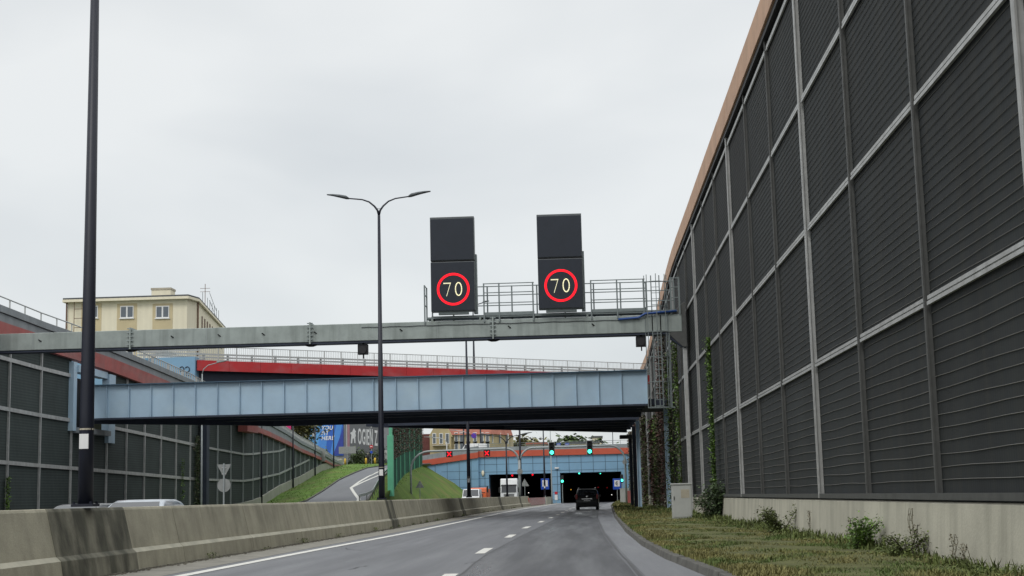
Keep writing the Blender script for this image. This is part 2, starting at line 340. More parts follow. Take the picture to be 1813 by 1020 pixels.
CL = [(0, -2.2), (20, -2.2), (32, -2.4), (55, -2.4), (65, -2.2), (87, -1.85), (120, -1.5), (150, -.9), (200, .3), (222, .8)]
d = MB(); y = 20.0
for y0 in [-4, 8, 20, 31.2, 42.8, 54.4, 66, 77.6, 89.2, 100.8, 112.4, 124, 136, 148, 160, 172, 184, 196, 208]:
    ribbon(d, [y0, y0 + 1.6, y0 + 3.2], lambda y: itp(CL, y), lambda y: itp(CL, y) + .22, lambda y: .0085)
struct(d.build('lane_dashes', M['paint'], fix=False))
# far carriageway
LX = [(0, -20), (60, -20), (95, -23), (118, -18.3), (150, -16.6), (222, -15.2), (330, -12)]
struct(ribbon(MB(), YR, lambda y: itp(LX, y), lambda y: bb(y) - 1.0, lambda y: 0).build('far_carriageway', M['asphalt'], fix=False))
struct(ribbon(MB(), [-20, 0, 30, 60, 95, 105], lambda y: -28.6, lambda y: itp(LX, y), lambda y: -.01).build('merge_apron', M['asphalt'], fix=False))
# kerb: separate stones in one course
k = MB()
yy = -6.0
while yy < 218:
    a, b = yy + .012, yy + .99
    j = random.uniform(-.008, .008); h = .12 + random.uniform(-.006, .006)
    for (p, q) in ((a, b),):
        xa, xb_ = kb(p) + j, kb(q) + j
        k.add([(xa, p, 0), (xa + .03, p, h), (xa + .17, p, h), (xa + .17, p, 0), (xb_, q, 0), (xb_ + .03, q, h), (xb_ + .17, q, h), (xb_ + .17, q, 0)],
              [(0, 4, 5, 1), (1, 5, 6, 2), (2, 6, 7, 3), (0, 1, 2, 3), (7, 6, 5, 4)])
    yy += 1.0
struct(k.build('kerb', M['kerb'], bevel=.012))
# verge on the right
WX = 5.25
BEND_ = [(78, 0), (136, 1.1), (200, 1.35)]
v = MB(); nx = 9; ys = [i * 1.0 - 6 for i in range(226)]
for y in ys:
    for i in range(nx):
        t = i / (nx - 1); x = kb(y) + .17 + (max(WX + itp(BEND_, y), kb(y) + .4) - kb(y) - .17) * t
        v.v.append((x, y, .115 + .05 * math.sin(t * math.pi) + (random.uniform(-.015, .03) if 0 < t < 1 else 0)))
for j in range(len(ys) - 1):
    for i in range(nx - 1):
        a = j * nx + i; v.f.append((a, a + 1, a + 1 + nx, a + nx)); v.m.append(0)
struct(v.build('verge', M['grass'], smooth=True, fix=False))

# ---- ramp terrain on the far side (rows across, from wall foot to carriageway edge)
WALLX = [(-10, P(-2, 700, 70.5).x), (76, -29.6), (84, -29.1), (95, -28.8), (122, P(441, 800, 122).x), (156, P(532, 856, 156).x), (190, P(589, 827, 190).x), (205, P(606, 824, 205).x)]
GZ = [(95, 0), (108, 0), (121, .45), (128, .85), (140, P(495, 874, 140).z), (156, P(532, 856, 156).z), (176, P(565, 834, 176).z), (190, P(590, 828, 190).z), (205, P(606, 823, 205).z), (217, 6.55), (240, 6.6)]
ramL = [(p.y, p) for p in (P(540, 890, 121), P(573, 870, 137), P(600, 851, 152), P(628, 838, 166), P(650, 829.5, 180), P(690, 823.5, 200), P(735, 820.5, 217))]
ramR = [(p.y, p) for p in (P(650, 889, 121), P(663, 866, 137), P(672, 852, 152), P(682, 841, 166), P(694, 832, 180), P(722, 825, 200), P(765, 821, 217))]
fen = [(p.y, p) for p in (P(692, 867, 130), P(704, 851, 150), P(715, 839, 167), P(730, 831, 188), P(746, 825, 210))]
def pit(tab, y):
    if y <= tab[0][0]: return tab[0][1].copy()
    for (a, p), (b, q) in zip(tab, tab[1:]):
        if y <= b: return p.lerp(q, (y - a) / (b - a))
    return tab[-1][1].copy()
def rowpts(y):
    wz = itp(GZ, y)
    if y < 121:
        t = max(0, (y - 95) / 26); L0 = Vector((-23.6, y, pit(ramL, 121).z * t)); R0 = Vector((-18.4, y, pit(ramR, 121).z * t))
        F0 = Vector((-17.2, y, 1.2 * t)); wz = 1.0 * t
    else:
        L0, R0 = pit(ramL, y), pit(ramR, y); L0.y = R0.y = y
        F0 = pit(fen, y); F0.y = y
        if y < 130: F0 = Vector((-17.4, y, 1.2 + (F0.z - 1.2) * (y - 121) / 9))
    e = Vector((itp(LX, y) + .0, y, .02)); 
    if y < 121: e.x = max(e.x, -17.0); 
    mid = F0.lerp(e, .5); mid.z += .12 * F0.z * .5; q1 = F0.lerp(e, .22); q1.z += .03 * F0.z
    wl = Vector((itp(WALLX, y), y, wz))
    g1 = wl.lerp(L0, .5)
    return [wl, g1, L0 + Vector((-.05, 0, 0)), R0, F0, q1, mid, F0.lerp(e, .8) + Vector((0, 0, .02)), e]
ty = [95 + i * 2.5 for i in range(50)]
t = MB(); nR = 9
for y in ty:
    for i, p in enumerate(rowpts(min(y, 217))):
        t.v.append((p.x, y, p.z + (random.uniform(-.05, .05) if i in (1, 5, 6, 7) else 0) - (.03 if i in (2, 3) else 0)))
for j in range(len(ty) - 1):
    for i in range(nR - 1):
        a = j * nR + i; t.f.append((a, a + 1, a + 1 + nR, a + nR)); t.m.append(0 if i < 3 else 1)
struct(t.build('grass_slope', [M['lawn'], M['lawn_hill']], smooth=True, fix=False))
rr = MB()
for y in ty:
    p = rowpts(min(y, 217)); L0, R0 = p[2], p[3]
    for a in (0, .5, 1): 
        q = L0.lerp(R0, a); rr.v.append((q.x, y, q.z + .03))
for j in range(len(ty) - 1):
    for i in range(2):
        a = j * 3 + i; rr.f.append((a, a + 1, a + 4, a + 3)); rr.m.append(0)
struct(rr.build('ramp_road', M['ramp'], smooth=True, fix=False))
# ramp markings: lines converging to the gore point
def rampline(f, w, ys):
    mb = MB()
    vs = []
    for y in ys:
        p = rowpts(y); q = p[2].lerp(p[3], f(y)); z = q.z + .045
        vs += [(q.x - w / 2, y, z), (q.x + w / 2, y, z)]
    return mb.add(vs, [(2 * i, 2 * i + 1, 2 * i + 3, 2 * i + 2) for i in range(len(ys) - 1)])
ls = MB()
for f, ys in ((lambda y: .5 + (y - 140) * .004 + max(0, y - 165) * .004, [140, 150, 160, 170, 180, 190, 200, 215]),
              (lambda y: .9 - (y - 121) * .021, [119, 124, 130, 135, 140]),
              (lambda y: .5 + (y - 140) * .014, [140, 148, 156, 164, 172])):
    r_ = rampline(f, .28, ys); ls.add(r_.v, r_.f)
struct(ls.build('ramp_lines', M['paint'], fix=False))
ek = MB()
for side in (2, 3):
    for a_, b_ in zip(ty[9:], ty[10:]):
        if b_ > 217: break
        p, q = rowpts(a_)[side], rowpts(b_)[side]; ek.bar((p.x, a_, p.z + .05), (q.x, b_, q.z + .05), .16, .14)
struct(ek.build('ramp_kerb', M['kerb']))
# upper ground beyond the portal and behind the left wall
u = MB()
PY = 220.0
u.box(-15.2, 60, 224.6, 420, 7.3, 7.5)
u.box(-200, -15.2, 221.0, 420, 6.2, 6.62)
struct(u.build('upper_ground', M['ground']))
u = MB().box(-200, -31.0, 60, 130, 5.0, 7.4).box(-200, -36.5, 130.003, 219, 5.0, 7.1)
struct(u.build('upper_terrace', M['ground']))
u = MB().box(7.4, 120, 60, 219, 5.0, 7.4)
struct(u.build('street_terrace', M['ground']))

# ================================================================== RIGHT NOISE WALL
nw = thing('noise_wall', 'tall dark acoustic wall with galvanised grid and orange-brown coping along the right verge', 'noise wall', (5.4, 90, 0))
pl = MB()
yy = -6.0
while yy < 200:
    b_ = min(yy + 10.8, 200) - .02
    pl.prism([(5.20, 0), (5.26, .95), (5.30, .97), (5.75, .97), (5.75, 0)], yy, b_); yy += 10.8
pl.build('plinth', M['plinth'], nw, bevel=.015)
RAILZ = [4.0, 7.13, 10.15, 13.1]
ptm = [0.5 + 5.4 * k for k in range(-1, 37)]
TOP = 13.35
BEND = [(78, 0), (95, .25), (107, .5), (136, 1.1), (200, 1.35)]     # the wall follows the road's curve
for i, y in enumerate(ptm):
    wide = (i % 3 == 1)
    w_ = .14 if wide else .08
    mb = MB(); xo = 5.235 if wide else 5.262
    mb.box(xo, xo + .03, y - w_ / 2, y + w_ / 2, 1.0, TOP); mb.box(xo + .03, 5.42, y - .02, y + .02, 1.0, TOP)
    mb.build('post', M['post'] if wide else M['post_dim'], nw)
for z in RAILZ:
    mb = MB()
    for a, b in zip(ptm, ptm[1:]):
        mb.box(5.285, 5.33, a + .09, b - .09, z - .072, z - .014); mb.box(5.295, 5.33, a + .09, b - .09, z + .014, z + .072); mb.box(5.32, 5.33, a + .09, b - .09, z - .014, z + .014)
    mb.build('rail', M['post'], nw)
mb = MB()
for a, b in zip(ptm, ptm[1:]): mb.box(5.24, 5.33, a, b, 1.0, 1.10)
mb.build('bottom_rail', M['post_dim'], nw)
lv = [1.1] + RAILZ
for i, (a, b) in enumerate(zip(ptm, ptm[1:])):
    mb = MB(); mb.box(5.36, 5.44, a + .03, b - .03, 1.02, TOP)
    mb.cur = 1
    if -6 < a < 100:
        for z0, z1 in zip(lv, lv[1:]):
            n = 14 if z0 < 2 else 20
            for k in range(1, n + 1):
                z = z0 + (z1 - z0) * k / (n + 1)
                ph = random.uniform(0, 6.28); amp = random.uniform(.003, .013); sl = random.uniform(-.02, .02)
                pts = [(5.35, a + .06 + (b - a - .12) * t / 6, z + sl * (t / 6 - .5) + amp * math.sin(ph + t * 1.3)) for t in range(7)]
                mb.tube(pts, .0062, 4)
    mb.build('acoustic_panel', [M['panel'], M['wire']], nw, fix=False)
mb = MB()
for a, b in zip(ptm, ptm[1:]): mb.box(5.21, 5.6, a, b, TOP + .0, TOP + .158)
mb.build('gutter_trim', M['black'], nw)
mb = MB(); yy = -6.0
while yy < 196:
    mb.box(5.14 + random.uniform(-.006, .006), 5.9, yy, min(yy + 2.68, 196), TOP + .16, TOP + 1.0); yy += 2.7
mb.build('coping', M['coping'], nw, bevel=.01)
mb = MB()
for a, b in zip(ptm, ptm[1:]): mb.box(5.46, 5.9, a, b, 0, TOP)
mb.build('backing_wall', M['far_grey'], nw)
for o in nw.children:
    for v_ in o.data.vertices: v_.co.x += itp(BEND, v_.co.y + 90)

# ================================================================== LEFT NOISE WALL (falls towards the ramp)
def zt(px, py, Y): return P(px, py, Y).z
WPX = [(105, 390), (122, 441), (156, 532), (190, 589)]
def lz(Y, x0, y0_, k): p_ = itp(WPX, Y); return P(p_, y0_ + (p_ - x0) * k, Y).z
FY = (122, 132, 144, 156, 168, 180, 190)
TOPZ = [(30, 11.9), (70.5, 11.5), (87, 10.95), (105, 10.15)] + [(y, lz(y, 482, 753, .56)) for y in FY] + [(205, 6.4)]
REDT = [(30, 11.1), (70.5, 10.65), (84, 10.35), (105, 9.3)] + [(y, lz(y, 441, 751.5, .48)) for y in FY] + [(205, 6.2)]
REDB = [(30, 10.3), (70.5, 9.95), (84, 9.5), (92.7, 9.1), (105, 8.5)] + [(y, lz(y, 441, 761, .44)) for y in FY] + [(205, 6.1)]
GR = [(0, 0), (95, 0)] + [(a, b) for a, b in GZ[1:]]
lw = thing('noise_wall', 'grey-green gridded acoustic wall with faded red band and grey parapet, falling towards the ramp on the left', 'noise wall', (-28.6, 90, 0))
px_ = [22, 26.2, 30.4, 34.6, 38.8, 43, 47.2, 51.4, 55.6, 59.8, 64, 68.2, 73.2, 77.4, 81.5, 87, 90.5, 94, 97.5, 101, 104.5, 108] + [112 + 4 * i for i in range(24)]
px_ = [p for p in px_ if p < 204]
wx = lambda y: itp(WALLX, y)
NI = (81.5, 87)      # recess for the bridge seat
for a, b in zip(px_, px_[1:]):
    mb = MB()
    z0a, z0b = itp(GR, a) + .8, itp(GR, b) + .8; z1a, z1b = itp(REDB, a), itp(REDB, b)
    if a == NI[0]: z1a = z1b = 5.6
    if z1a - z0a < .1: continue
    xa, xb_ = wx(a) - .06, wx(b) - .06
    mb.add([(xa, a, z0a), (xb_, b, z0b), (xb_, b, z1b), (xa, a, z1a), (xa - .12, a, z0a), (xb_ - .12, b, z0b), (xb_ - .12, b, z1b), (xa - .12, a, z1a)],
           [(0, 1, 2, 3), (7, 6, 5, 4), (3, 2, 6, 7), (0, 4, 5, 1), (0, 3, 7, 4), (1, 5, 6, 2)])
    mb.build('acoustic_panel', M['panel_l'], lw)
for y in px_:
    z1 = itp(REDB, y)
    if y in NI: z1 = 5.6
    z0 = itp(GR, y) + .75
    if z1 - z0 < .2: continue
    wd = .11 if y < 110 else .09
    MB().box(wx(y) - .06, wx(y) + .05, y - wd / 2, y + wd / 2, z0, z1).build('post', M['post'] if y < 108 else M['grey_pole'], lw)
def lrail(tab, y0, y1, h=.2):
    mb = MB()
    for a, b in zip(px_, px_[1:]):
        if a < y0 or b > y1: continue
        za, zb = itp(tab, a), itp(tab, b)
        if min(itp(REDB, a), itp(REDB, b)) < max(za, zb) + .3: continue
        if a == NI[0] and za > 5.4: continue
        mb.bar((wx(a) - .0, a + .07, za), (wx(b) - .0, b - .07, zb), .10, h)
    mb.build('rail', M['post'], lw)
lrail([(30, 9.2), (70.5, 8.87), (81.4, 8.65), (106, 8.2)], 0, 108); lrail([(30, 6.9), (70.5, 6.3), (87, 6.0), (106, 5.5)], 0, 108)
lrail([(30, 3.9), (70.5, 3.56), (106, 3.0)], 0, 108)
lrail([(104, 5.5), (121, 5.2), (140, 6.1), (156, 7.4), (176, 8.9)], 104, 200, .16); lrail([(104, 3.0), (121, 3.0), (140, 3.9), (156, 5.2), (176, 6.9), (190, 7.7)], 104, 200, .16)
pth = px_ + [205]
mb = MB()
for a, b in zip(pth, pth[1:]):
    za, zb = itp(GR, a), itp(GR, b); xa, xb_ = wx(a), wx(b)
    mb.add([(xa + .15, a, za - .3), (xb_ + .15, b, zb - .3), (xb_ + .12, b, zb + .8), (xa + .12, a, za + .8), (xa - .3, a, za + .8), (xb_ - .3, b, zb + .8)], [(0, 1, 2, 3), (3, 2, 5, 4)])
mb.build('plinth', M['plinth_far'], lw, fix=False)
def band(name, lo, hi, dx, m, y0=22, y1=205, thick=.45):
    mb = MB(); q = [p for p in pth if y0 <= p <= y1]
    vs = []
    for y in q: vs += [(wx(y) + dx, y, itp(lo, y)), (wx(y) + dx, y, itp(hi, y)), (wx(y) + dx - thick, y, itp(hi, y)), (wx(y) + dx - thick, y, itp(lo, y))]
    fs = []
    for i in range(len(q) - 1):
        for k in range(4): fs.append((4 * i + k, 4 * i + (k + 1) % 4, 4 * i + 4 + (k + 1) % 4, 4 * i + 4 + k))
    fs += [(0, 1, 2, 3), tuple(4 * (len(q) - 1) + k for k in (3, 2, 1, 0))]
    return mb.add(vs, fs).build(name, m, lw)
band('red_band', REDB, REDT, .22, M['red_faded'])
MIDT = [(a, b - .38) for a, b in TOPZ]
band('parapet', [(a, b + .002) for a, b in REDT], MIDT, .12, M['parapet'])
band('parapet_cap', [(a, b + .03) for a, b in MIDT], TOPZ, .22, M['parapet'])
band('shadow_gap', [(a, b) for a, b in MIDT], [(a, b + .03) for a, b in MIDT], .10, M['black'])
mb = MB()   # hand rail on the parapet
for a, b in zip(pth, pth[1:]):
    mb.tube([(wx(a) - .1, a, itp(TOPZ, a) + .55), (wx(b) - .1, b, itp(TOPZ, b) + .55)], .035, 6)
    for q in (0, .5):
        y = a + (b - a) * q; mb.box(wx(y) - .13, wx(y) - .07, y - .03, y + .03, itp(TOPZ, y), itp(TOPZ, y) + .55)
y = 95.0
while y < 200:
    mb.box(wx(y) - .12, wx(y) - .08, y - .08, y + .08, itp(TOPZ, y), itp(TOPZ, y) + .5); y += .5
mb.build('handrail', M['white_rail'], lw)
# blue framed recess where the bridge sits
mb = MB()
mb.box(-29.5, -29.05, 81.15, 81.7, 5.5, 9.45); mb.box(-29.3, -28.85, 86.8, 88.0, 5.0, 9.2); mb.box(-29.5, -28.95, 81.7, 86.8, 8.9, 9.3)
mb.build('blue_frame', M['blue'], lw)
MB().box(-30.4, -28.7, 81.7, 86.8, 5.4, 5.7).build('bearing_ledge', M['parapet'], lw)
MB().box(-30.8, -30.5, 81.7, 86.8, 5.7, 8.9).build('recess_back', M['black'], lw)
MB().box(-28.5, -28.0, 106.6, 107.4, 0, 8.2).build('dark_column', M['navy'], lw)
MB().box(-28.4, -27.6, P(415, 770, 118).y, 122, zt(430, 766, 120), zt(430, 752, 120)).build('red_bracket', M['red_faded'], lw)
mb = MB()
for a, b in zip(pth, pth[1:]):
    g_ = min(5.4, itp(REDB, a), itp(REDB, b)) - .02; mb.add([(wx(a) - .35, a, -.2), (wx(b) - .35, b, -.2), (wx(b) - .35, b, g_), (wx(a) - .35, a, g_), (wx(a) - .7, a, -.2), (wx(b) - .7, b, -.2), (wx(b) - .7, b, g_), (wx(a) - .7, a, g_)], [(0, 1, 2, 3), (7, 6, 5, 4), (3, 2, 6, 7)])
mb.build('backing_wall', M['far_grey'], lw)

# ================================================================== MEDIAN BARRIER
mbt = thing('median_barrier', 'weathered concrete barrier with stained lamp pedestals between the carriageways', 'barrier', (-8.7, 100, 0))
prof = [(0, 0), (-.05, .33), (-.13, .40), (-.30, 1.12), (-.33, 1.17), (-.57, 1.17), (-.60, 1.12), (-.78, .40), (-.86, .33), (-.90, 0)]
LAMPY = [25, 61, 97, 133.5, 160, 198]
edges = [-12]
y = -12
while y < 216: y += 6; edges.append(y)
def seg_path(a, b): return [(bb(a), a), (bb((a + b) / 2), (a + b) / 2), (bb(b), b)]
for a, b in zip(edges, edges[1:]):
    if a > 172: break
    MB().sweep(prof, seg_path(a + .015, b - .015), True).build('barrier_segment', M['barrier'], mbt, bevel=.012)
lip = MB()
for a, b in zip(edges, edges[1:]):
    if a > 172: break
    lip.sweep([(-.048, .332), (-.128, .406), (-.135, .40), (-.055, .325)], seg_path(a + .015, b - .015), True)
lip.build('lit_ledge', M['lit_lip'], mbt)  # pale strip paints the light caught along the slope
pw = [(0, 0), (.012, .0), (-.03, .35), (-.09, .47), (-.20, 1.12), (-.25, 1.19), (-.65, 1.19), (-.70, 1.12), (-.85, .4), (-.93, 0)]
for y in LAMPY[:5]:
    h = 1.9 if y < 30 else 1.1
    MB().sweep([(p[0] + .012, p[1] + .003) for p in prof], [(bb(y - h), y - h), (bb(y), y), (bb(y + h), y + h)], True).build('pedestal', M['stained'], mbt, bevel=.01)
# grit and weeds at the foot of the barrier
gr = MB()
for _ in range(2600):
    y = random.uniform(12, 130) if random.random() < .5 else random.uniform(14, 60); x = bb(y) + abs(random.gauss(0, .09)) + .01; s = random.uniform(.006, .028)
    gr.box(x - s, x + s, y - s, y + s, 0, s * 1.1)
struct(gr.build('roadside_grit', M['stone_dirt'], fix=False), 'stuff')
we = MB()
for _ in range(46):
    y0 = random.uniform(18, 150); n = random.randint(20, 90); hh = random.uniform(.04, .16)
    for _ in range(n):
        y = y0 + random.gauss(0, .25); we.leaf((bb(y) + .02 + abs(random.gauss(0, .04)), y, random.uniform(.0, hh)), random.uniform(.01, .03))
struct(we.build('barrier_weeds', M['weed'], fix=False), 'stuff')
# ================================================================== BRIDGES
def U(px, Y): return P(px, 700, Y).x
nb = thing('road_bridge', 'pale blue plate girder bridge with dark underside crossing both carriageways', 'bridge', (-12, 88, 0))
GZ0, GZ1 = 6.28, 8.32
XL, XR = -29.6, 3.85
y0 = 84.0
MB().box(XL, XR, y0 + .14, y0 + .18, GZ0 + .05, GZ1 - .05).build('girder_web', M['blue'], nb)
x = P(189, 700, 84).x
while x < XR - .2:
    MB().box(x - .014, x + .014, y0 + .0, y0 + .14, GZ0 + .05, GZ1 - .05).build('web_stiffener', M['blue'], nb); x += 1.322
MB().box(XR - .03, XR, y0, y0 + .3, GZ0, GZ1).build('end_plate', M['blue'], nb)
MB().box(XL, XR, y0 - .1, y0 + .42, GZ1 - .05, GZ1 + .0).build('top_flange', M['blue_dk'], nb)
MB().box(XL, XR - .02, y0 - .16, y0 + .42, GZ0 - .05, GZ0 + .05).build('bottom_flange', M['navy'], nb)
EDGE = [(-29.6, 85.2), (-21.5, 91.5), (-16.9, 98), (3.6, 120)]      # skewed far edge of the deck
def poly_deck(mb, xs, ya, yb_, z0, z1):
    pts = [(x, ya(x)) for x in xs] + [(x, yb_(x)) for x in reversed(xs)]; return mb.prism(pts, z0, z1, 'z')
xs1 = [XL, -25, -21.5, -20.1, -12, -4, XR - .05]
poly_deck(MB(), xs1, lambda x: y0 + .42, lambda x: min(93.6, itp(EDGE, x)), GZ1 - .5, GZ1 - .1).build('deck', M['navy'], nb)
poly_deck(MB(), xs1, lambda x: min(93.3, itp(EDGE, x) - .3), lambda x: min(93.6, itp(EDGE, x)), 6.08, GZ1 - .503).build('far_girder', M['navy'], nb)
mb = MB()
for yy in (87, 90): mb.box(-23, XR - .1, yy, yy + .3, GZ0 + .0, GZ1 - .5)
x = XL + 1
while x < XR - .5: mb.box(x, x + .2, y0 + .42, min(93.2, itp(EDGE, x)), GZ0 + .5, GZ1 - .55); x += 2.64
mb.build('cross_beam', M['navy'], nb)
for yy in (87.6,):
    mb = MB(); mb.box(4.95, 5.15, yy - .03, yy + .03, .1, GZ0 + .3); mb.box(4.92, 4.96, yy - .12, yy + .12, .1, GZ0 + .3); mb.box(5.14, 5.18, yy - .12, yy + .12, .1, GZ0 + .3)
    mb.build('column', M['blue'], nb)
MB().box(3.4, 5.18, 86.5, 93.6, GZ0 + .1, GZ0 + .5).build('pier_cap', M['navy'], nb)

sb = thing('road_bridge', 'dark low bridge deck hidden behind the pale blue girder, on blue columns', 'bridge', (-12, 110, 0))
XR2 = 3.95
MB().box(-15.2, XR2, 101, 101.35, 6.30, 8.2).build('girder_web', M['navy'], sb)
xs2 = [-14.6, -6, XR2 - .3]
poly_deck(MB(), xs2, lambda x: 101.36, lambda x: itp(EDGE, x), 6.9, 8.1).build('deck', M['navy'], sb)
poly_deck(MB(), xs2, lambda x: itp(EDGE, x) - .5, lambda x: itp(EDGE, x), 6.2, 6.897).build('girder', M['navy'], sb)
mb = MB()
for i, yy in enumerate((105, 109, 113, 117)): mb.box(-16.9 + (yy - 98) * .932 + .7, XR2 - .05, yy, yy + .35, 6.32, 6.89)
x = -13
while x < XR2 - .5: mb.box(x, x + .2, 101.4, itp(EDGE, x) - .55, 6.5, 6.89); x += 2.8
mb.build('cross_beam', M['navy'], sb)
MB().box(XR2 - .9, XR2 + .6, 119.4, 121.2, 5.72, 5.99).build('pier_cap', M['black'], sb)
for yy, m in ((103, 'blue'), (111, 'navy'), (119.8, 'navy')):
    mb = MB(); mb.box(3.80, 3.99, yy - .03, yy + .03, .1, 6.3 if yy < 115 else 5.7); mb.box(3.77, 3.81, yy - .22, yy + .22, .1, 6.3 if yy < 115 else 5.7); mb.box(3.98, 4.02, yy - .22, yy + .22, .1, 6.3 if yy < 115 else 5.7)
    mb.build('column', M[m], sb)

rb = thing('road_bridge', 'red edged upper bridge with pale railing and crash rails above the blue girder', 'bridge', (-12, 120, 0))
A = P(348, 637, 108); B = P(1150, 657.5, 134); A.z = B.z = 12.02
dirv = (B - A); dirv.z = 0; LEN = dirv.length; dirv.normalize(); nrm = Vector((-dirv.y, dirv.x, 0))
def RB(t, off, z): return A + dirv * t + nrm * off + Vector((0, 0, z - A.z))
def obox(mb, t0, t1, o0, o1, z0, z1):
    vs = [RB(t, o, z) for z in (z0, z1) for o in (o0, o1) for t in (t0, t1)]
    return mb.add(vs, [(0, 2, 3, 1), (4, 5, 7, 6), (0, 1, 5, 4), (2, 6, 7, 3), (0, 4, 6, 2), (1, 3, 7, 5)])
mb = MB(); t = 0.0
while t < LEN: obox(mb, t, min(t + 2.58, LEN), -.12, 0, 11.22, 12.02); t += 2.6
mb.build('red_fascia', M['red'], rb)
obox(MB(), 0, LEN, .0, 5.5, 11.5, 11.98).build('deck', M['navy'], rb)
mb = MB()
for o in (.6, 2.6, 4.6): obox(mb, 0, LEN, o, o + .5, 10.5, 11.5)
mb.build('girder', M['navy'], rb)
mb = MB(); t = .3
while t < LEN + .5:
    mb.bar(RB(t, .12, 12.0), RB(t, .12, 13.1), .022)
    t += .155
t = .3
while t < LEN + .5: mb.bar(RB(t, .12, 12.0), RB(t, .12, 13.12), .06); t += 1.5
mb.bar(RB(0, .12, 13.1), RB(LEN + .6, .12, 13.1), .05); mb.bar(RB(0, .12, 12.1), RB(LEN + .6, .12, 12.1), .04)
mb.build('railing', M['white_rail'], rb)
mb = MB()
for z in (12.42, 12.66): mb.bar(RB(-4, 1.5, z), RB(LEN + 2, 1.5, z), .06, .13)
t = 1.2
while t < LEN: mb.bar(RB(t, 1.62, 12.0), RB(t, 1.62, 12.75), .16); t += 2.0
mb.build('crash_rail', M['white_rail'], rb)
ab = MB().box(-40, A.x - .02, 107.6, 111, 7.4, 12.25); ab.build('abutment', M['tile'], rb)
mb = MB(); x = -33.6
while x < A.x: mb.box(x, x + .045, 107.8, 107.85, 12.25, 13.3); x += .16
mb.box(-34, A.x, 107.78, 107.86, 13.28, 13.34)
for z in (12.55, 12.8): mb.box(-34, A.x, 108.6, 108.7, z, z + .12)
mb.build('abutment_railing', M['white_rail'], rb)
cu = MB()   # sprayed scribble on the abutment
def scrib(pts, r=.035): cu.tube([(p[0], 107.58, p[1]) for p in pts], r, 5)
gx, gz = P(322, 655, 107.6).x, P(322, 655, 107.6).z
circ = lambda cx, cz, r, a0, a1, n=14: [(cx + r * math.cos(R(a0 + (a1 - a0) * i / n)), cz + r * 1.15 * math.sin(R(a0 + (a1 - a0) * i / n))) for i in range(n + 1)]
scrib(circ(gx, gz + .05, .17, 60, 400) + [(gx + .17, gz - .1), (gx + .05, gz - .34)])
scrib(circ(gx + .42, gz + .03, .17, 150, -40) + [(gx + .38, gz - .2), (gx + .25, gz - .4)] + [(gx + .5, gz - .42), (gx + .66, gz - .5)])
cu.build('graffiti', M['navy'], rb)

# ================================================================== TUNNEL PORTAL
pt = thing('tunnel_portal', 'twin tunnel portal faced in blue panels under an orange-red band', 'tunnel portal', (-4, PY, 0))
xp = lambda px, Y=PY: P(px, 860, Y).x
zp = lambda py, px=1000, Y=PY: P(px, py, Y).z
x0, xa, xb1, xc, xd, xe = xp(848), xp(866), xp(978), xp(992), xp(1101), xp(1112)
ZO = zp(836, 1045); ZT = zp(806, 1000)
YB = PY + 4
def facade(mb, xl, xr, z0, z1): mb.box(xl, xr, PY, YB, z0, z1)
mb = MB(); facade(mb, x0, xa, 0, ZT); facade(mb, xa, xe + 2, ZO, ZT); facade(mb, xb1, xc, 0, ZO); facade(mb, xd, xe + 2, 0, ZO)
mb.build('blue_facade', M['tile'], pt)
jn = MB(); x = x0 + .9
while x < xe:
    lo = ZO if (xa < x < xb1 or xc < x < xd) else .3
    jn.box(x, x + .07, PY - .012, PY - .003, lo, ZT); x += 1.83
z = ZT - 1.15
while z > ZO: jn.box(x0, xe, PY - .012, PY - .003, z, z + .06); z -= 1.15
z = ZO - .6
while z > .5:
    jn.box(x0, xa, PY - .012, PY - .003, z, z + .06); jn.box(xb1, xc, PY - .012, PY - .003, z, z + .06); z -= 1.15
jn.build('panel_joints', M['joint'], pt)
ZR = zp(795.5, 1000); ZC = zp(788.5, 1000)
MB().box(x0 - .05, xe + 2, PY - .3, YB, ZT + .003, ZR).build('orange_band', M['orange_red'], pt)
MB().box(x0 - .05, xe + 2, PY - .25, PY + .3, ZR + .003, ZC).build('parapet', M['parapet'], pt)
mb = MB(); x = x0
while x < xe + 2: mb.box(x, x + .05, PY, PY + .05, ZC, ZC + .55); x += 1.2
mb.box(x0, xe + 2, PY, PY + .05, ZC + .52, ZC + .58); mb.box(x0, xe + 2, PY, PY + .05, ZC + .25, ZC + .29)
mb.build('parapet_railing', M['rail'], pt)
# wing wall falling to the left
wA, wB = x0, xp(748)
zrt, zrb, zct = zp(816, 748), zp(826, 748), zp(808, 748)
def slab(mb, xl, xr, a0, a1, b0, b1, ya, yb):    # left edge z a0..a1, right edge b0..b1
    return mb.add([(xl, ya, a0), (xr, ya, b0), (xr, ya, b1), (xl, ya, a1), (xl, yb, a0), (xr, yb, b0), (xr, yb, b1), (xl, yb, a1)],
                  [(0, 1, 2, 3), (7, 6, 5, 4), (3, 2, 6, 7), (0, 4, 5, 1), (0, 3, 7, 4), (1, 5, 6, 2)])
slab(MB(), wB, wA, 0, zrb, 0, zp(811, 848), PY - .5, PY + .5).build('wing_wall', M['tile'], pt)
slab(MB(), wB - .3, wA, zrb + .003, zrt, zp(811, 848) + .003, zp(801, 848), PY - .8, PY + .5).build('wing_band', M['orange_red'], pt)
slab(MB(), wB - .3, wA, zrt + .003, zct, zp(801, 848) + .003, zp(790, 848), PY - .7, PY + .4).build('wing_parapet', M['parapet'], pt)
jn = MB(); x = wB + 2
while x < wA: jn.box(x, x + .06, PY - .512, PY - .503, 0, zrb + (x - wB) / (wA - wB) * (zp(811, 848) - zrb) - .02); x += 1.83
for z in (1.5, 2.7, 3.9, 5.1): jn.box(wB + (3 if z > 4.8 else 0), wA, PY - .512, PY - .503, z, z + .05)
jn.build('wing_joints', M['joint'], pt)
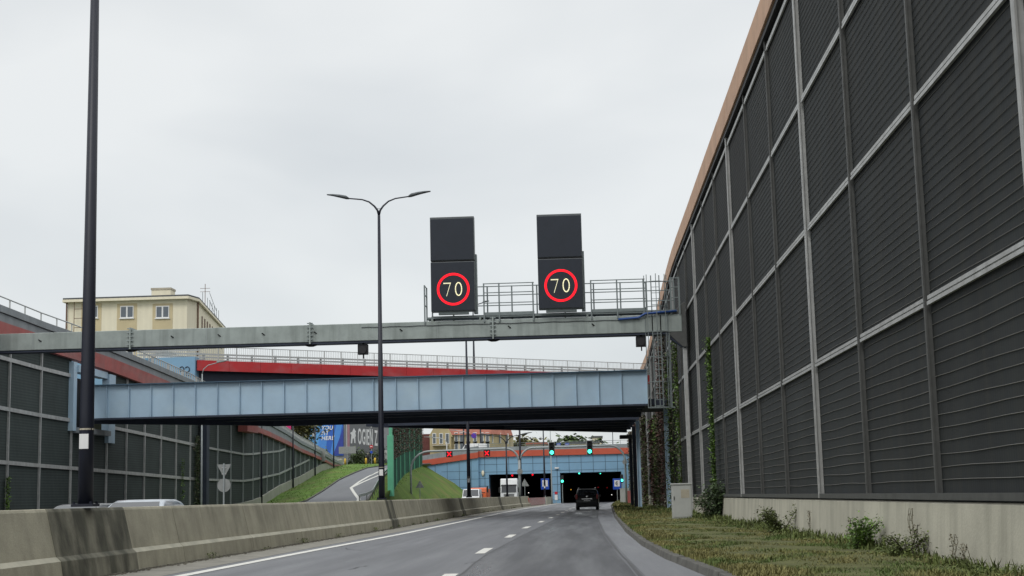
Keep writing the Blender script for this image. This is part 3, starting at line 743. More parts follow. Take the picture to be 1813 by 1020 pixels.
mb = MB()   # lining of the two tubes, curving away
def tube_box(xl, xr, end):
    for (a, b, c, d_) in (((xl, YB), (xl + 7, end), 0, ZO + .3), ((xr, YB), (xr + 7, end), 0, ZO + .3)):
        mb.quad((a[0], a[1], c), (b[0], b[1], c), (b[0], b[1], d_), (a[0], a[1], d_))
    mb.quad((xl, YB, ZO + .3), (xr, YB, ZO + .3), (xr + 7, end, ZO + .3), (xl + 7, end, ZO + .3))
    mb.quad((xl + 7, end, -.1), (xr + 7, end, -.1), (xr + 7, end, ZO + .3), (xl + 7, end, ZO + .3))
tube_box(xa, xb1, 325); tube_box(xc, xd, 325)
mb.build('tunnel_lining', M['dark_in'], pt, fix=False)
def signal_dot(px, py, Y, m, r, name, label, cat='lane signal', grp='lane signals inside the tunnel mouth'):
    p = P(px, py, Y); t = thing(name, label, cat, p, grp)
    a = MB(); a.box(p.x - r * 1.6, p.x + r * 1.6, p.y, p.y + .25, p.z - r * 1.6, p.z + r * 1.6); a.build('housing', M['black'], t, bevel=.02)
    a = MB(); a.tube([(p.x, p.y - .03, p.z), (p.x, p.y - .005, p.z)], r, 12); a.build('lens', M[m], t)
signal_dot(907, 842, 226, 'led_red', .14, 'lane_signal', 'small red lane light above the truck in the left tunnel mouth')
signal_dot(943, 840.5, 226, 'led_red', .14, 'lane_signal', 'small red lane light at the right half of the left tunnel mouth')
signal_dot(1025.5, 838, 226, 'led_green', .12, 'lane_signal', 'small green lane light inside the right tunnel mouth, left of its middle')
signal_dot(1063, 838.5, 226, 'led_green', .07, 'lane_signal', 'faint green lane light inside the right tunnel mouth, right of its middle')
def traffic_light_small(px, py, Y, label):
    p = P(px, py, Y); t = thing('traffic_light', label, 'traffic light', (p.x, p.y, p.z), 'traffic lights beside the right tunnel mouth')
    MB().box(p.x - .2, p.x + .2, p.y + .02, p.y + .3, p.z - .35, p.z + .85).build('housing', M['plastic'], t, bevel=.03)
    MB().tube([(p.x, p.y - .02, p.z), (p.x, p.y + .02, p.z)], .19, 14).build('green_lens', M['led_green'], t)
    MB().tube([(p.x, p.y + .15, p.z - .35), (p.x, p.y + .15, 0)], .05, 6).build('pole', M['grey_pole'], t)
traffic_light_small(995.5, 852, 217.5, 'green traffic light on the blue pillar side of the right tunnel mouth')
traffic_light_small(1101, 850.5, 212, 'green traffic light at the wall side of the right tunnel mouth, beside the blue sign')
for px, py, m, lab in ((1011, 867, 'led_amber', 'small amber marker lamp low in the right tunnel mouth, left of the car'), (1083, 876, 'white_lamp', 'small pale marker lamp low in the right tunnel mouth, right of the car'),
                  (1059, 863, 'led_dim', 'dim red lamp deep in the right tunnel mouth, above the car roof'), (1075, 863.5, 'led_dim', 'dim red lamp deep in the right tunnel mouth, towards the right wall'),
                  (936, 872.5, 'white_lamp', 'small pale marker lamp inside the left tunnel mouth')):
    signal_dot(px, py, 232, m, .06, 'marker_lamp', lab, 'lamp', 'marker lamps inside the tunnel')
p = P(855, 838, PY); t = thing('wall_lamp', 'pale oval lamp on the blue pillar at the left corner of the portal', 'lamp', (p.x, PY, p.z))
MB().ball((p.x, PY - .15, p.z), .22, .12, .42).build('lamp_glass', M['cream'], t, smooth=True)
MB().box(p.x - .12, p.x + .12, PY - .06, PY - .003, p.z - .5, p.z + .45).build('backplate', M['grey_pole'], t)
p = P(984, 829, PY); t = thing('security_camera', 'small white camera on the blue pillar between the two tunnel mouths', 'camera', (p.x, PY, p.z))
MB().box(p.x - .15, p.x + .45, PY - .3, PY - .1, p.z - .08, p.z + .12).build('camera_body', M['white'], t, bevel=.02)
MB().bar((p.x, PY - .1, p.z), (p.x, PY - .003, p.z), .06).build('bracket', M['grey_pole'], t)

def blue_sign(px, py, Y, label):
    p = P(px, py, Y); s = .62 * Y / 200 * 1.0
    t = thing('information_sign', label, 'sign', (p.x, Y, 0), 'blue signs before the tunnel')
    MB().box(p.x - s * .92, p.x + s * .92, Y - .04, Y, p.z - s * 1.2, p.z + s * 1.2).build('sign_plate', M['sign_blue'], t, bevel=.02)
    MB().box(p.x - s * .6, p.x + s * .6, Y - .055, Y - .044, p.z - s * .55, p.z + s * .85).build('white_field', M['sign_white'], t)
    a = MB(); cx, cz = p.x, p.z + s * .15
    pts = [(cx + s * .26 * math.cos(R(q)), Y - .06, cz + s * .36 * math.sin(R(q))) for q in range(60, 301, 20)]
    a.tube(pts, s * .09, 5); a.tube([(cx + s * .02, Y - .07, cz), (cx + s * .02, Y - .058, cz)], s * .12, 10); a.build('symbol', M['black'], t)
    MB().tube([(p.x, Y + .05, p.z + s), (p.x, Y + .05, 0)], .05, 6).build('pole', M['grey_pole'], t)
blue_sign(965, 857, 199, 'blue sign with white square at the left tunnel mouth, on the median')
blue_sign(1092.5, 857, 205, 'blue sign with white square at the right tunnel mouth, beside the verge')

# ================================================================== GANTRY (bolted to the right wall)
YG = 70.0
gz = lambda py, px: P(px, py, YG).z
BT, BB_ = 9.80, 8.95
ga = thing('sign_gantry', 'grey galvanised box-beam gantry with walkway spanning the motorway', 'gantry', (5.0, YG, 0))
bm_ = MB(); 
fl = [P(px, 590, YG).x for px in (231, 549, 873)]
segs = [-29.5] + fl + [5.0]
for a, b in zip(segs, segs[1:]):
    MB().box(a + .02, b - .02, YG, YG + .85, BB_, BT).build('box_beam', M['beam'], ga, bevel=.02)
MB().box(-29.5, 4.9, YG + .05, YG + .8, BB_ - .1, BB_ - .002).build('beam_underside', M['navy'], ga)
for i, x in enumerate(fl):
    mb = MB(); mb.box(x - .035, x + .035, YG - .10, YG + .95, BB_ - .1, BT + .12)
    fo = mb.build('flange', M['beam'], ga)
    for z in [BB_ + .12 + .2 * k for k in range(5)]:
        MB().tube([(x - .14, YG - .06, z), (x + .14, YG - .06, z)], .028, 6).build('bolt', M['rail'], fo)
    mb = MB()
    for k in range(12):
        a = R(15 * k); 
    mb.tube([(x - .28, YG + .3, BB_ - .1), (x - .1, YG + .25, BB_ - .16), (x + .1, YG + .25, BB_ - .16), (x + .28, YG + .3, BB_ - .1)], .055, 8)
    mb.build('flange_foot', M['black'], ga)
mb = MB()
for px in (71, 305, 388, 466, 558, 710, 902, 1050):
    x = P(px, 590, YG).x; mb.tube([(x - .05, YG - .09, 9.45), (x + .07, YG + .01, 9.36)], .03, 6)
mb.build('lug', M['black'], ga)
mb = MB()   # seams and cable on the face
for px in (59, 366, 600, 690, 775, 960, 1033):
    x = P(px, 590, YG).x; mb.box(x - .01, x + .01, YG - .008, YG - .002, BB_ + .02, BT - .02)
mb.build('weld_seam', M['grey_pole'], ga)
mb = MB(); pts = []
for i in range(40):
    x = P(640, 590, YG).x + i * .35; pts.append((x, YG - .03, 9.60 + .012 * math.sin(i * 1.7) + (.0 if i < 28 else .0)))
mb.tube([p for p in pts if p[0] < 3], .018, 5); mb.build('cable', M['sign_side'], ga)
xp0, xp1 = P(752, 560, YG).x, P(1200, 560, YG).x
MB().box(xp0 + .1, xp1, YG + .0, YG + .95, BT + .12, BT + .2).build('walkway', M['rail'], ga)
mb = MB()
for px in (765, 850, 945, 1040, 1140): 
    x = P(px, 560, YG).x; mb.box(x - .05, x + .05, YG, YG + .9, BT, BT + .12)
mb.build('walkway_bracket', M['beam'], ga)
def railing(xl, xr, y, posts, name='railing'):
    mb = MB()
    for z in (10.62, 11.13, 11.58): mb.tube([(xl, y, z), (xr, y, z)], .026, 6)
    for x in posts: mb.box(x - .035, x + .035, y - .04, y + .02, BT - .12, 11.6)
    mb.box(xl, xr, y - .01, y + .01, BT + .2, BT + .36)
    mb.build(name, M['rail'], ga)
X = lambda px: P(px, 540, YG).x
railing(X(857), X(946), YG - .03, [X(857), X(884), X(944)]); railing(X(1046), X(1143), YG - .03, [X(1047), X(1093), X(1140)])
yb = YG + .95
railing(X(760), X(1198), yb, [X(762), X(800), X(861), X(905), X(950), X(1000), X(1052), X(1100), X(1146), X(1196)], 'back_railing')
mb = MB()
for z in (10.62, 11.13, 11.58):
    mb.tube([(X(752), YG - .03, z), (X(752), yb, z)], .026, 6)
for y in (YG - .03, yb): mb.box(X(752) - .035, X(752) + .035, y - .03, y + .03, BT - .12, 11.6)
mb.build('end_railing', M['rail'], ga)
mb = MB()
for z in (10.62, 11.13, 11.58): mb.tube([(X(1188), YG - .03, z), (X(1203), YG - .03, z), (X(1203), yb, z)], .026, 6)
for x in (X(1188), X(1203)): mb.box(x - .04, x + .04, YG - .06, YG, BT - .0, 11.62)
mb.build('wall_end_railing', M['rail'], ga)
# bracket and wall column
mb = MB(); mb.prism([(4.35, 9.7), (5.1, 10.4), (5.2, 10.4), (5.2, 8.2), (5.0, 8.2), (4.35, 8.8)], YG + .02, YG + .85); mb.build('wall_bracket', M['post_dim'], ga, bevel=.02)
mb = MB(); mb.tube([(4.25, YG + .1, 8.9), (4.45, YG + .1, 8.6), (4.95, YG + .1, 8.25), (5.15, YG + .1, 8.2)], .06, 8); mb.build('brace_edge', M['navy'], ga)
MB().box(5.0, 5.19, YG + .15, YG + .45, .1, 8.25).build('wall_column', M['post'], ga, bevel=.015)
# ladder with cage
lx0, lx1, lyy = X(1148), X(1168), YG - .1
zb_, zt_ = gz(722, 1160), 11.75
mb = MB()
for x in (3.55, 3.95): mb.box(x - .025, x + .025, YG + .0, YG + .06, zb_, zt_)
z = zb_ + .1
while z < 11.3: mb.tube([(3.55, YG + .03, z), (3.95, YG + .03, z)], .015, 6); z += .29
mb.build('ladder', M['rail'], ga)
mb = MB()
def hoop(z):
    return [(3.75 + .53 * math.cos(R(a)), YG - .0 - .62 * max(0, math.sin(R(a))), z) for a in range(0, 181, 15)]
z = zb_
while z < 11.8: mb.tube(hoop(z), .022, 5); z += 1.22
for a in (35, 90, 145):
    x, y = 3.75 + .53 * math.cos(R(a)), YG - .62 * math.sin(R(a)); mb.bar((x, y, zb_), (x, y, 11.75), .035, .02)
mb.bar((3.21, YG, zb_), (4.5, YG, zb_), .05); mb.bar((3.21, YG, zb_), (3.21, YG, 11.75), .035); mb.bar((4.29, YG, zb_), (4.29, YG, 11.75), .035); mb.bar((4.35, YG, zb_), (4.35, YG, 8.9), .06)
mb.build('safety_cage', M['rail'], ga)
mb = MB(); mb.tube([(1.9, YG - .1, 9.62), (2.9, YG - .1, 9.68), (3.2, YG - .1, 9.86), (4.75, YG - .1, 9.95)], .055, 8); mb.build('blue_pipe', M['bluepipe'], ga, smooth=True)

# variable signs
def vms(px0, px1, pyt, pym, pyb, cx, cy, label):
    Ys = YG - .42
    a = P(px0, pyb, Ys); b = P(px1, pyb, Ys); xl, xr = a.x, b.x
    zb0 = a.z; zm = P(px0, pym, Ys).z; zt0 = P(px0, pyt, Ys).z
    w_ = xr - xl
    t = thing('speed_limit_display', label, 'electronic sign', ((xl + xr) / 2, Ys, zb0), 'electronic speed signs on the gantry')
    lo = MB().box(xl, xr, Ys, Ys + .55, zb0, zm - .03).build('lower_box', M['sign_side'], t, bevel=.015)
    MB().box(xl + .02, xr - .04, Ys - .03, Ys - .002, zb0 + .03, zm - .06).build('display_panel', M['sign_face'], lo, bevel=.008)
    up = MB().box(xl, xr, Ys + .01, Ys + .5, zm + .03, zt0).build('upper_box', M['sign_side'], t, bevel=.015)
    MB().box(xl + .02, xr - .04, Ys - .03, Ys + .008, zm + .06, zt0 - .1).build('display_panel', M['sign_face'], up, bevel=.008)
    MB().box(xl + .03, xr - .03, Ys + .05, Ys + .4, zm - .03, zm + .03).build('joint_plate', M['black'], t)
    MB().box(xr - .1, xr + .08, Ys + .25, Ys + .7, zb0 - .1, zm + .35).build('rear_frame', M['rail'], t)
    MB().box(xl + .35, xr - .35, Ys + .1, Ys + .42, zb0 - .14, zb0 - .003).build('mounting_bracket', M['rail'], t)
    c = P(cx, cy, Ys - .04); rr_ = 28.5 * (YG / F)
    mb = MB()
    for k in range(84):       # red ring of light points
        an = 2 * math.pi * k / 84
        for q in range(3):
            r0 = rr_ - .075 + q * .038
            x, z = c.x + r0 * math.cos(an), c.z + r0 * math.sin(an); d = .017
            u = (math.cos(an) * d, math.sin(an) * d); v = (-math.sin(an) * .0285, math.cos(an) * .0285)
            mb.quad((x - u[0] - v[0], Ys - .045, z - u[1] - v[1]), (x + u[0] - v[0], Ys - .045, z + u[1] - v[1]), (x + u[0] + v[0], Ys - .045, z + u[1] + v[1]), (x - u[0] + v[0], Ys - .045, z - u[1] + v[1]))
    mb.build('red_ring', M['led_red'], t, fix=False)
    mb = MB()
    def dots(poly):
        for (ax, az), (bx, bz) in zip(poly, poly[1:]):
            n = max(1, round(math.hypot(bx - ax, bz - az) / .034))
            for i in range(n + 1):
                x = c.x + ax + (bx - ax) * i / n; z = c.z + az + (bz - az) * i / n; s = .0125
                mb.quad((x - s, Ys - .045, z - s), (x + s, Ys - .045, z - s), (x + s, Ys - .045, z + s), (x - s, Ys - .045, z + s))
    dots([(-.47, .31), (-.13, .31), (-.33, -.33)]); dots([(-.47, .282), (-.16, .282)]); mb.build('digit', M['led_white'], t, fix=False); mb = MB()
    for rx in (.14, .165):
        dots([(.26 + rx * math.cos(R(q)), .0 + (.30 + (rx - .135)) * math.sin(R(q))) for q in range(0, 361, 20)])
    mb.build('digit', M['led_white'], t, fix=False)
vms(763.5, 842, 385, 463.5, 552, 802.5, 512, 'left one of the two gantry signs lit with 70 in a red ring')
vms(954, 1034, 380, 458, 547.5, 993, 505.5, 'gantry sign lit with 70 in a red ring, nearer the right wall')

def hanging(px, py, Y, label, s=.25):
    p = P(px, py, Y); t = thing('traffic_sensor', label, 'sensor', (p.x, Y, p.z + .45), 'sensors hanging under the gantry')
    MB().box(p.x - s, p.x + s, Y, Y + .3, p.z - s, p.z + s).build('sensor_box', M['black'], t, bevel=.02)
    MB().tube([(p.x - .0, Y - .05, p.z - .02), (p.x, Y + .001, p.z - .02)], s * .75, 16).build('lens', M['plastic'], t)
    mb = MB(); mb.tube([(p.x + .02, Y + .15, BB_ - .1), (p.x + .02, Y + .15, p.z + s)], .05, 8); mb.tube([(p.x + .02, Y + .15, p.z - s), (p.x + .02, Y + .15, p.z - s - .2)], .035, 6)
    mb.build('hanger', M['black'], t)
hanging(642, 618.5, YG + .15, 'black square sensor hanging under the gantry beam beside the tall lamp post')
hanging(1135, 604.5, YG + .15, 'black square sensor hanging under the gantry beam beside the caged ladder')

# ================================================================== LAMPS
def lamp(x, y, z, label, H=12.2, s=1, name='street_lamp', r0=.125, tag_=True, grp='tall double-arm lamps on the median'):
    t = thing(name, label, 'street lamp', (x, y, z), grp)
    MB().tube([(x, y, z + .02), (x, y, z + 1.6), (x, y, z + H)], [r0 + .01, r0 - .0, .06 * s], 12).build('pole', M['lamp'], t, smooth=True)
    mb = MB(); mb.box(x - .19, x + .19, y - .19, y + .19, z, z + .05)
    for a in (-1, 1):
        for b in (-1, 1): mb.tube([(x + a * .15, y + b * .15, z + .05), (x + a * .15, y + b * .15, z + .09)], .025, 6)
    mb.build('base_plate', M['lamp'], t)
    for sx in (-1, 1):
        arm = [(0, 0), (.06, .22), (.19, .40), (.42, .60), (.72, .715), (1.0, .75), (1.36, .79)]
        MB().tube([(x + sx * a * s, y, z + H + b * s) for a, b in arm], [.05 * s, .045 * s, .04 * s, .035 * s, .03 * s, .03 * s, .028 * s], 8).build('arm', M['lamp'], t, smooth=True)
        mb = MB(); q = [(1.30, .77, .05, .09), (1.42, .80, .10, .15), (1.7, .87, .085, .17), (2.0, .935, .055, .15), (2.26, .975, .025, .09)]
        vs = []
        for a, b, hh, ww in q: vs += [(x + sx * a * s, y - ww * s, z + H + (b) * s), (x + sx * a * s, y - ww * .6 * s, z + H + (b + hh) * s), (x + sx * a * s, y + ww * .6 * s, z + H + (b + hh) * s), (x + sx * a * s, y + ww * s, z + H + b * s), (x + sx * a * s, y, z + H + (b - hh * .5) * s)]
        fs = [(0, 1, 2, 3, 4), tuple(20 + k for k in (4, 3, 2, 1, 0))]
        for i in range(4):
            for k in range(5): fs.append((5 * i + k, 5 * i + (k + 1) % 5, 5 * i + 5 + (k + 1) % 5, 5 * i + 5 + k))
        mb.add(vs, fs).build('lamp_head', M['lamp_head'], t, smooth=True)
    mb = MB(); mb.bar((x - .11 * s, y, z + H + .3 * s), (x + .11 * s, y, z + H + .3 * s), .02); mb.build('arm_brace', M['grey_pole'], t)
    if tag_:
        MB().box(x - .08, x + .08, y - r0 - .02, y - r0 + .005, z + 1.0, z + 1.26).build('number_plate', M['white'], t)
        MB().tube([(x, y, z + 1.33), (x, y, z + 1.36)], r0 + .005, 10).build('band', M['stone'], t)
        if y < 30: pass
    return t
mz = 1.195
lm = lamp(bb(25) - .45 + .1, 25, mz, 'nearest tall dark lamp post, running off the top of the picture at left')
lx = P(676, 880, 61).x
lamp(lx, 61, mz, 'tall dark double-arm lamp whose whole head shows against the sky, left of the speed signs')
lamp(P(830, 850, 97).x, 97, mz, 'tall dark lamp post passing up behind the blue girder, left of the tunnel', H=10.75)
lamp(P(922, 850, 150).x, 150, mz, 'dark lamp post next to the round sign on the signal frame', tag_=False, grp=None)
lamp(P(964, 850, 196).x, 196, mz, 'dark lamp post standing before the left tunnel mouth, behind the blue sign', r0=.12)
lamp(P(897.5, 850, 140).x, 140, mz, 'short double-arm lamp standing in front of the white truck', H=5.0, s=1.12, tag_=False, r0=.09, grp=None)
def mast(x, y, z, H, label, r=.1, m='lamp', tp=None, arm=0, armz=.9, name='street_lamp', grp='single-arm lamps'):
    t = thing(name, label, 'street lamp', (x, y, z), grp)
    MB().tube([(x, y, z), (x, y, z + 1.5), (x, y, z + H)], [r, r * .9, r * .5], 10).build('pole', M[m], t, smooth=True)
    if arm:
        sx = 1 if arm > 0 else -1; a = abs(arm)
        MB().tube([(x, y, z + H), (x + sx * a * .06, y, z + H + armz * .45), (x + sx * a * .25, y, z + H + armz * .8), (x + sx * a * .65, y, z + H + armz)], r * .42, 7).build('arm', M[m], t, smooth=True)
        MB().add([(x + sx * a * u, y + v * .16, z + H + armz + w_ + (u - .65) * .3) for u, w_ in ((.62, 0), (1, 0), (.62, .14), (1, .05)) for v in (-1, 1)],
                 [(0, 1, 3, 2), (4, 6, 7, 5), (0, 2, 6, 4), (1, 5, 7, 3), (0, 4, 5, 1), (2, 3, 7, 6)]).build('lamp_head', M['lamp_head'] if m == 'lamp' else M['grey_pole'], t)
    return t
for px, py, Y, nm in ((463, 889, 128, 'first dark lamp post along the left wall, nearest the dark column'), (519, 868, 148, 'second dark lamp post along the left wall, halfway up the ramp verge'),
                      (558, 848, 168, 'third dark lamp post along the left wall, before the sign backs'), (591, 836, 188, 'farthest dark lamp post along the left wall, before the blue advert')):
    p = P(px, py, Y); mast(p.x, Y, p.z - .1, 10.5, nm, arm=2.2, grp='lamps along the ramp verge')
p = P(358, 672, 99.5); mast(p.x, 99.5, 0, P(360, 662, 99.5).z - 0, 'single-arm lamp curving up in front of the red bridge edge', r=.075, arm=1.7, armz=.75, m='grey_pole', grp=None)
p = P(839.5, 655, 131); mast(p.x, 131, 12, 6.0, 'thin dark pole on the upper bridge below the left speed sign', r=.11, arm=1.5, grp=None)
p = P(976, 850, 205); mast(P(976.5, 850, 205).x, 205, 0, 13, 'thin grey pole beside the left green signal, in front of the blue pillar', r=.1, m='grey_pole', arm=1.5, grp=None)
mast(P(1085, 780, 232).x, 232, 7.4, 9, 'thin dark pole on the street above the right tunnel mouth', r=.07, arm=1.5, grp=None)
for px, nm, arm, hy in ((791, 'pale single-arm lamp on the upper street, arm pointing left towards the green fence', -3.6, 783), (829, 'pale single-arm lamp on the upper street behind the portal parapet, right of the green fence', -3.0, 771)):
    x = P(px, 790, 228).x; z1 = P(px, hy, 228).z; mast(x, 228, 6.6, z1 - 6.6, nm, r=.14, m='white_rail', arm=arm, armz=.8, grp=None)
for px, Y, nm in ((821, 236, 'dark pole on the upper street before the yellow tenement, left one'), (851, 236, 'dark pole on the upper street before the yellow tenement, right of the violet sign')):
    mast(P(px, 780, Y).x, Y, 6.6, 13, nm, r=.16, grp=None, name='street_pole')

# ================================================================== SIGNAL FRAME
YS_ = 150.0
sf = thing('signal_frame', 'grey tubular frame arching over both carriageways with lane signals', 'signal frame', (P(920, 850, YS_).x, YS_, 0))
def W(px, py, Y=YS_): return P(px, py, Y)
zA = W(830, 797.5).z
def arc(xs, zt2, sgn, r=1.9):
    return [(xs + sgn * (r - r * math.cos(R(a))), YS_, zt2 - r + r * math.sin(R(a))) for a in range(0, 91, 15)]
xl, xm, xr = W(727.5, 850).x, W(920.5, 850).x, W(1108, 850).x
mb = MB(); a1 = [(xl, YS_, 0)] + arc(xl, zA, 1); a2 = list(reversed(arc(xm - .05, zA + .1, -1, 1.4))); mb.tube(a1 + a2, .11, 10)
mb.build('left_arch', M['grey_pole'], sf, smooth=True)
mb = MB(); mb.tube([*arc(xm + .05, zA + .1, 1, 1.4), *reversed(arc(xr, zA + .15, -1, 1.6)), (xr, YS_, 0)], .11, 10); mb.build('right_arch', M['grey_pole'], sf, smooth=True)
MB().tube([(xm, YS_, 1.15), (xm, YS_, zA - 1.15)], .16, 10).build('centre_pole', M['grey_pole'], sf, smooth=True)
def cross_sig(px, py, label):
    p = W(px, py); t = thing('lane_signal', label, 'lane signal', (p.x, YS_, p.z), 'red cross signals over the far carriageway'); s = .33
    MB().box(p.x - s, p.x + s, YS_ - .16, YS_ + .2, p.z - s, p.z + s).build('housing', M['black'], t, bevel=.02)
    mb = MB()
    for sx in (-1, 1): mb.bar((p.x - sx * .2, YS_ - .18, p.z - .22), (p.x + sx * .2, YS_ - .175, p.z + .22), .03, .085)
    mb.build('red_cross', M['led_red'], t)
    MB().box(p.x - .05, p.x + .05, YS_ - .02, YS_ + .1, p.z + s, zA).build('bracket', M['grey_pole'], t)
cross_sig(795.5, 804, 'dark square lane signal with a red cross, left one, above the grass slope')
cross_sig(862, 802.5, 'dark square lane signal with a red cross, right one, above the blue wing wall')
def tlight(px, pyt, pyb, label):
    p, q = W(px, pyt), W(px, pyb); x = p.x; zc = (p.z + q.z) / 2; h = (p.z - q.z) / 2
    t = thing('traffic_light', label, 'traffic light', (x, YS_, q.z), 'green signals over the near carriageway')
    MB().box(x - .32, x + .32, YS_ - .16, YS_ - .13, zc - h - .05, zc + h + .05).build('backboard', M['white_rail'], t, bevel=.01)
    MB().box(x - .27, x + .27, YS_ - .3, YS_ - .165, zc - h, zc + h).build('housing', M['plastic'], t, bevel=.02)
    for k in range(3):
        z = zc - h + .27 + k * (2 * h - .54) / 2
        MB().tube([(x, YS_ - .33, z), (x, YS_ - .302, z)], .2 if k == 0 else .15, 16).build('green_lens' if k == 0 else 'dark_lens', M['led_green'] if k == 0 else M['black'], t)
        mb = MB(); pts = [(x + .2 * math.cos(R(a)), z + .2 * math.sin(R(a))) for a in range(0, 181, 20)]
        for (ax, az), (bx, bz) in zip(pts, pts[1:]): mb.add([(ax, YS_ - .48, az), (bx, YS_ - .48, bz), (bx, YS_ - .303, bz), (ax, YS_ - .303, az), (ax, YS_ - .48, az + .012), (bx, YS_ - .48, bz + .012), (bx, YS_ - .303, bz + .012), (ax, YS_ - .303, az + .012)], [(0, 1, 2, 3), (7, 6, 5, 4), (0, 4, 5, 1)])
        mb.build('visor', M['plastic'], t)
tlight(976.5, 783.5, 806, 'overhead signal showing green, left one, above the pillar between the tunnel mouths')
tlight(1043.5, 780.5, 804, 'overhead signal showing green, right one, above the right tunnel mouth')

def sign_back(name, label, cat, px, py, Y, kind, s, zg, m='sign_back', front=None):
    p = P(px, py, Y); t = thing(name, label, cat, (p.x, Y, zg)); mb = MB()
    if kind == 'tri': poly = [(p.x - s, p.z - s * .75), (p.x + s, p.z - s * .75), (p.x, p.z + s * .95)]
    elif kind == 'inv': poly = [(p.x - s, p.z + s * .8), (p.x, p.z - s * .95), (p.x + s, p.z + s * .8)]
    elif kind == 'rect': poly = [(p.x - s[0], p.z - s[1]), (p.x + s[0], p.z - s[1]), (p.x + s[0], p.z + s[1]), (p.x - s[0], p.z + s[1])]
    else: poly = [(p.x + s * math.cos(R(a)), p.z + s * math.sin(R(a))) for a in range(0, 360, 15)]
    mb.prism(poly, Y - .03, Y); mb.build('sign_plate', M[m], t, bevel=.006)
    MB().tube([(p.x, Y + (-.06 if m == 'sign_back' else .05), p.z + .3), (p.x, Y + (-.06 if m == 'sign_back' else .05), zg)], .035, 6).build('pole', M['grey_pole'], t)
    if m == 'sign_back':
        for dz in (.12, -.15): MB().box(p.x - .10, p.x + .10, Y - .05, Y - .031, p.z + dz - .02, p.z + dz + .02).build('clamp', M['post'], t)
    return t, p
YY = 62
t, p = sign_back('road_sign', 'grey backs of an inverted triangle sign above a round sign on one pole', 'sign', 397, 833, YY, 'inv', .32, 0)
mb = MB().prism([(p.x + .29 * math.cos(R(a)), p.z - .64 + .29 * math.sin(R(a))) for a in range(0, 360, 15)], YY - .03, YY); mb.build('round_plate', M['sign_back'], t)
sign_back('road_sign', 'grey back of a triangular sign on the grass slope', 'sign', 743.5, 858, 140, 'tri', .42, .4)
sign_back('road_sign', 'grey back of a triangular sign on the median near the truck', 'sign', 929, 855, 165, 'tri', .5, 1.1)
t, p = sign_back('road_sign', 'grey back of a round sign on the centre pole of the signal frame', 'sign', 920.5, 835, 149.7, 'disc', .3, 4.0)
sign_back('road_sign', 'small pale round sign beside the right pole of the signal frame', 'sign', 1106, 818, 149.6, 'disc', .24, 3.2)
sign_back('road_sign', 'wide pale grey sign back on the verge beside the ramp wall', 'sign', 568, 806, 175, 'rect', (.55, .75), 4.6)
sign_back('direction_board', 'large grey direction board back above the top of the ramp', 'sign', 615, 797, 225, 'rect', (1.35, .55), 6.4)
tr, p = sign_back('no_entry_sign', 'round red sign on a thin pole at the top of the ramp', 'sign', 657.5, 791, 226, 'disc', .28, 6.4, 'sign_red')
MB().box(p.x - .18, p.x + .18, 225.9, 225.965, p.z - .05, p.z + .05).build('white_bar', M['sign_white'], tr)
MB().prism([(p.x + .22 * math.cos(R(a)), p.z - .85 + .22 * math.sin(R(a))) for a in range(0, 360, 20)], 225.9, 225.96).build('blue_plate', M['sign_blue'], tr)
tr, p = sign_back('no_stopping_sign', 'round violet-blue sign on the street above the wing wall', 'sign', 839, 771.5, 229, 'disc', .42, 6.6, 'sign_purple')
MB().bar((p.x - .28, 228.95, p.z + .28), (p.x + .28, 228.95, p.z - .28), .08, .03).build('red_bar', M['sign_red'], tr)
for px, nm in ((989, 'small blue street sign above the portal, left of the right green signal'), (1004, 'second small blue street sign above the portal, nearest the right green signal')):
    tr, p = sign_back('street_sign', nm, 'sign', px, 787.8, 230, 'rect', (.34, .31), 7.5, 'sign_blue')
    mb = MB(); mb.box(p.x - .26, p.x + .26, 229.94, 229.965, p.z + .07, p.z + .12); mb.box(p.x - .26, p.x + .26, 229.94, 229.965, p.z - .1, p.z - .05); mb.build('white_lines', M['sign_white'], tr)
tr, p = sign_back('stop_sign', 'small red sign above a white panel at the foot of the pillar between the tunnels', 'sign', 984.5, 873, 214, 'disc', .22, 0, 'sign_red')
MB().box(p.x - .22, p.x + .22, 213.9, 213.95, p.z - 1.0, p.z - .28).build('white_panel', M['sign_white'], tr)

# ================================================================== ROADSIDE THINGS
# crash barrier boards in red and white stripes
cb = thing('striped_barrier', 'red and white striped guard boards along the median before the tunnel', 'barrier', (bb(190), 190, 0))
yy = 172.3
while yy < 206:
    for k in range(5):
        mb = MB(); a, b = yy + k * .42, yy + k * .42 + .42
        mb.add([(bb(a) - .1, a, .05), (bb(b) - .1, b, .05), (bb(b) - .1, b + .25, .95), (bb(a) - .1, a + .25, .95), (bb(a) - .35, a, .05), (bb(b) - .35, b, .05), (bb(b) - .35, b + .25, .95), (bb(a) - .35, a + .25, .95)],
               [(0, 1, 2, 3), (7, 6, 5, 4), (3, 2, 6, 7), (0, 3, 7, 4), (1, 5, 6, 2)])
        mb.build('board', M['trim_red'] if k % 2 == 0 else M['sign_white'], cb)
    yy += 2.14
    if yy > 204: break
mb = MB().sweep([(0, 0), (-.1, 1.0), (-.5, 1.0), (-.6, 0)], [(bb(206), 206), (bb(212), 212), (bb(219), 219)], True)
tag(mb.build('concrete_block', M['plinth_far']), 'short concrete wall end at the pillar between the tunnel mouths', 'barrier')
cabx, cabX, cy = P(1190, 880, 59).x, P(1225, 880, 59).x, 59.0
ct = thing('utility_cabinet', 'tall pale grey electrical cabinet on the grass against the right wall', 'cabinet', ((cabx + cabX) / 2, cy, .12))
zt2 = P(1207, 856, cy).z
MB().box(cabx, cabX, cy, cy + .6, .12, zt2 - .05).build('body', M['cabinet'], ct, bevel=.012)
MB().box(cabx - .035, cabX + .035, cy - .04, cy + .64, zt2 - .05, zt2 + .01).build('lid', M['cabinet'], ct, bevel=.012)
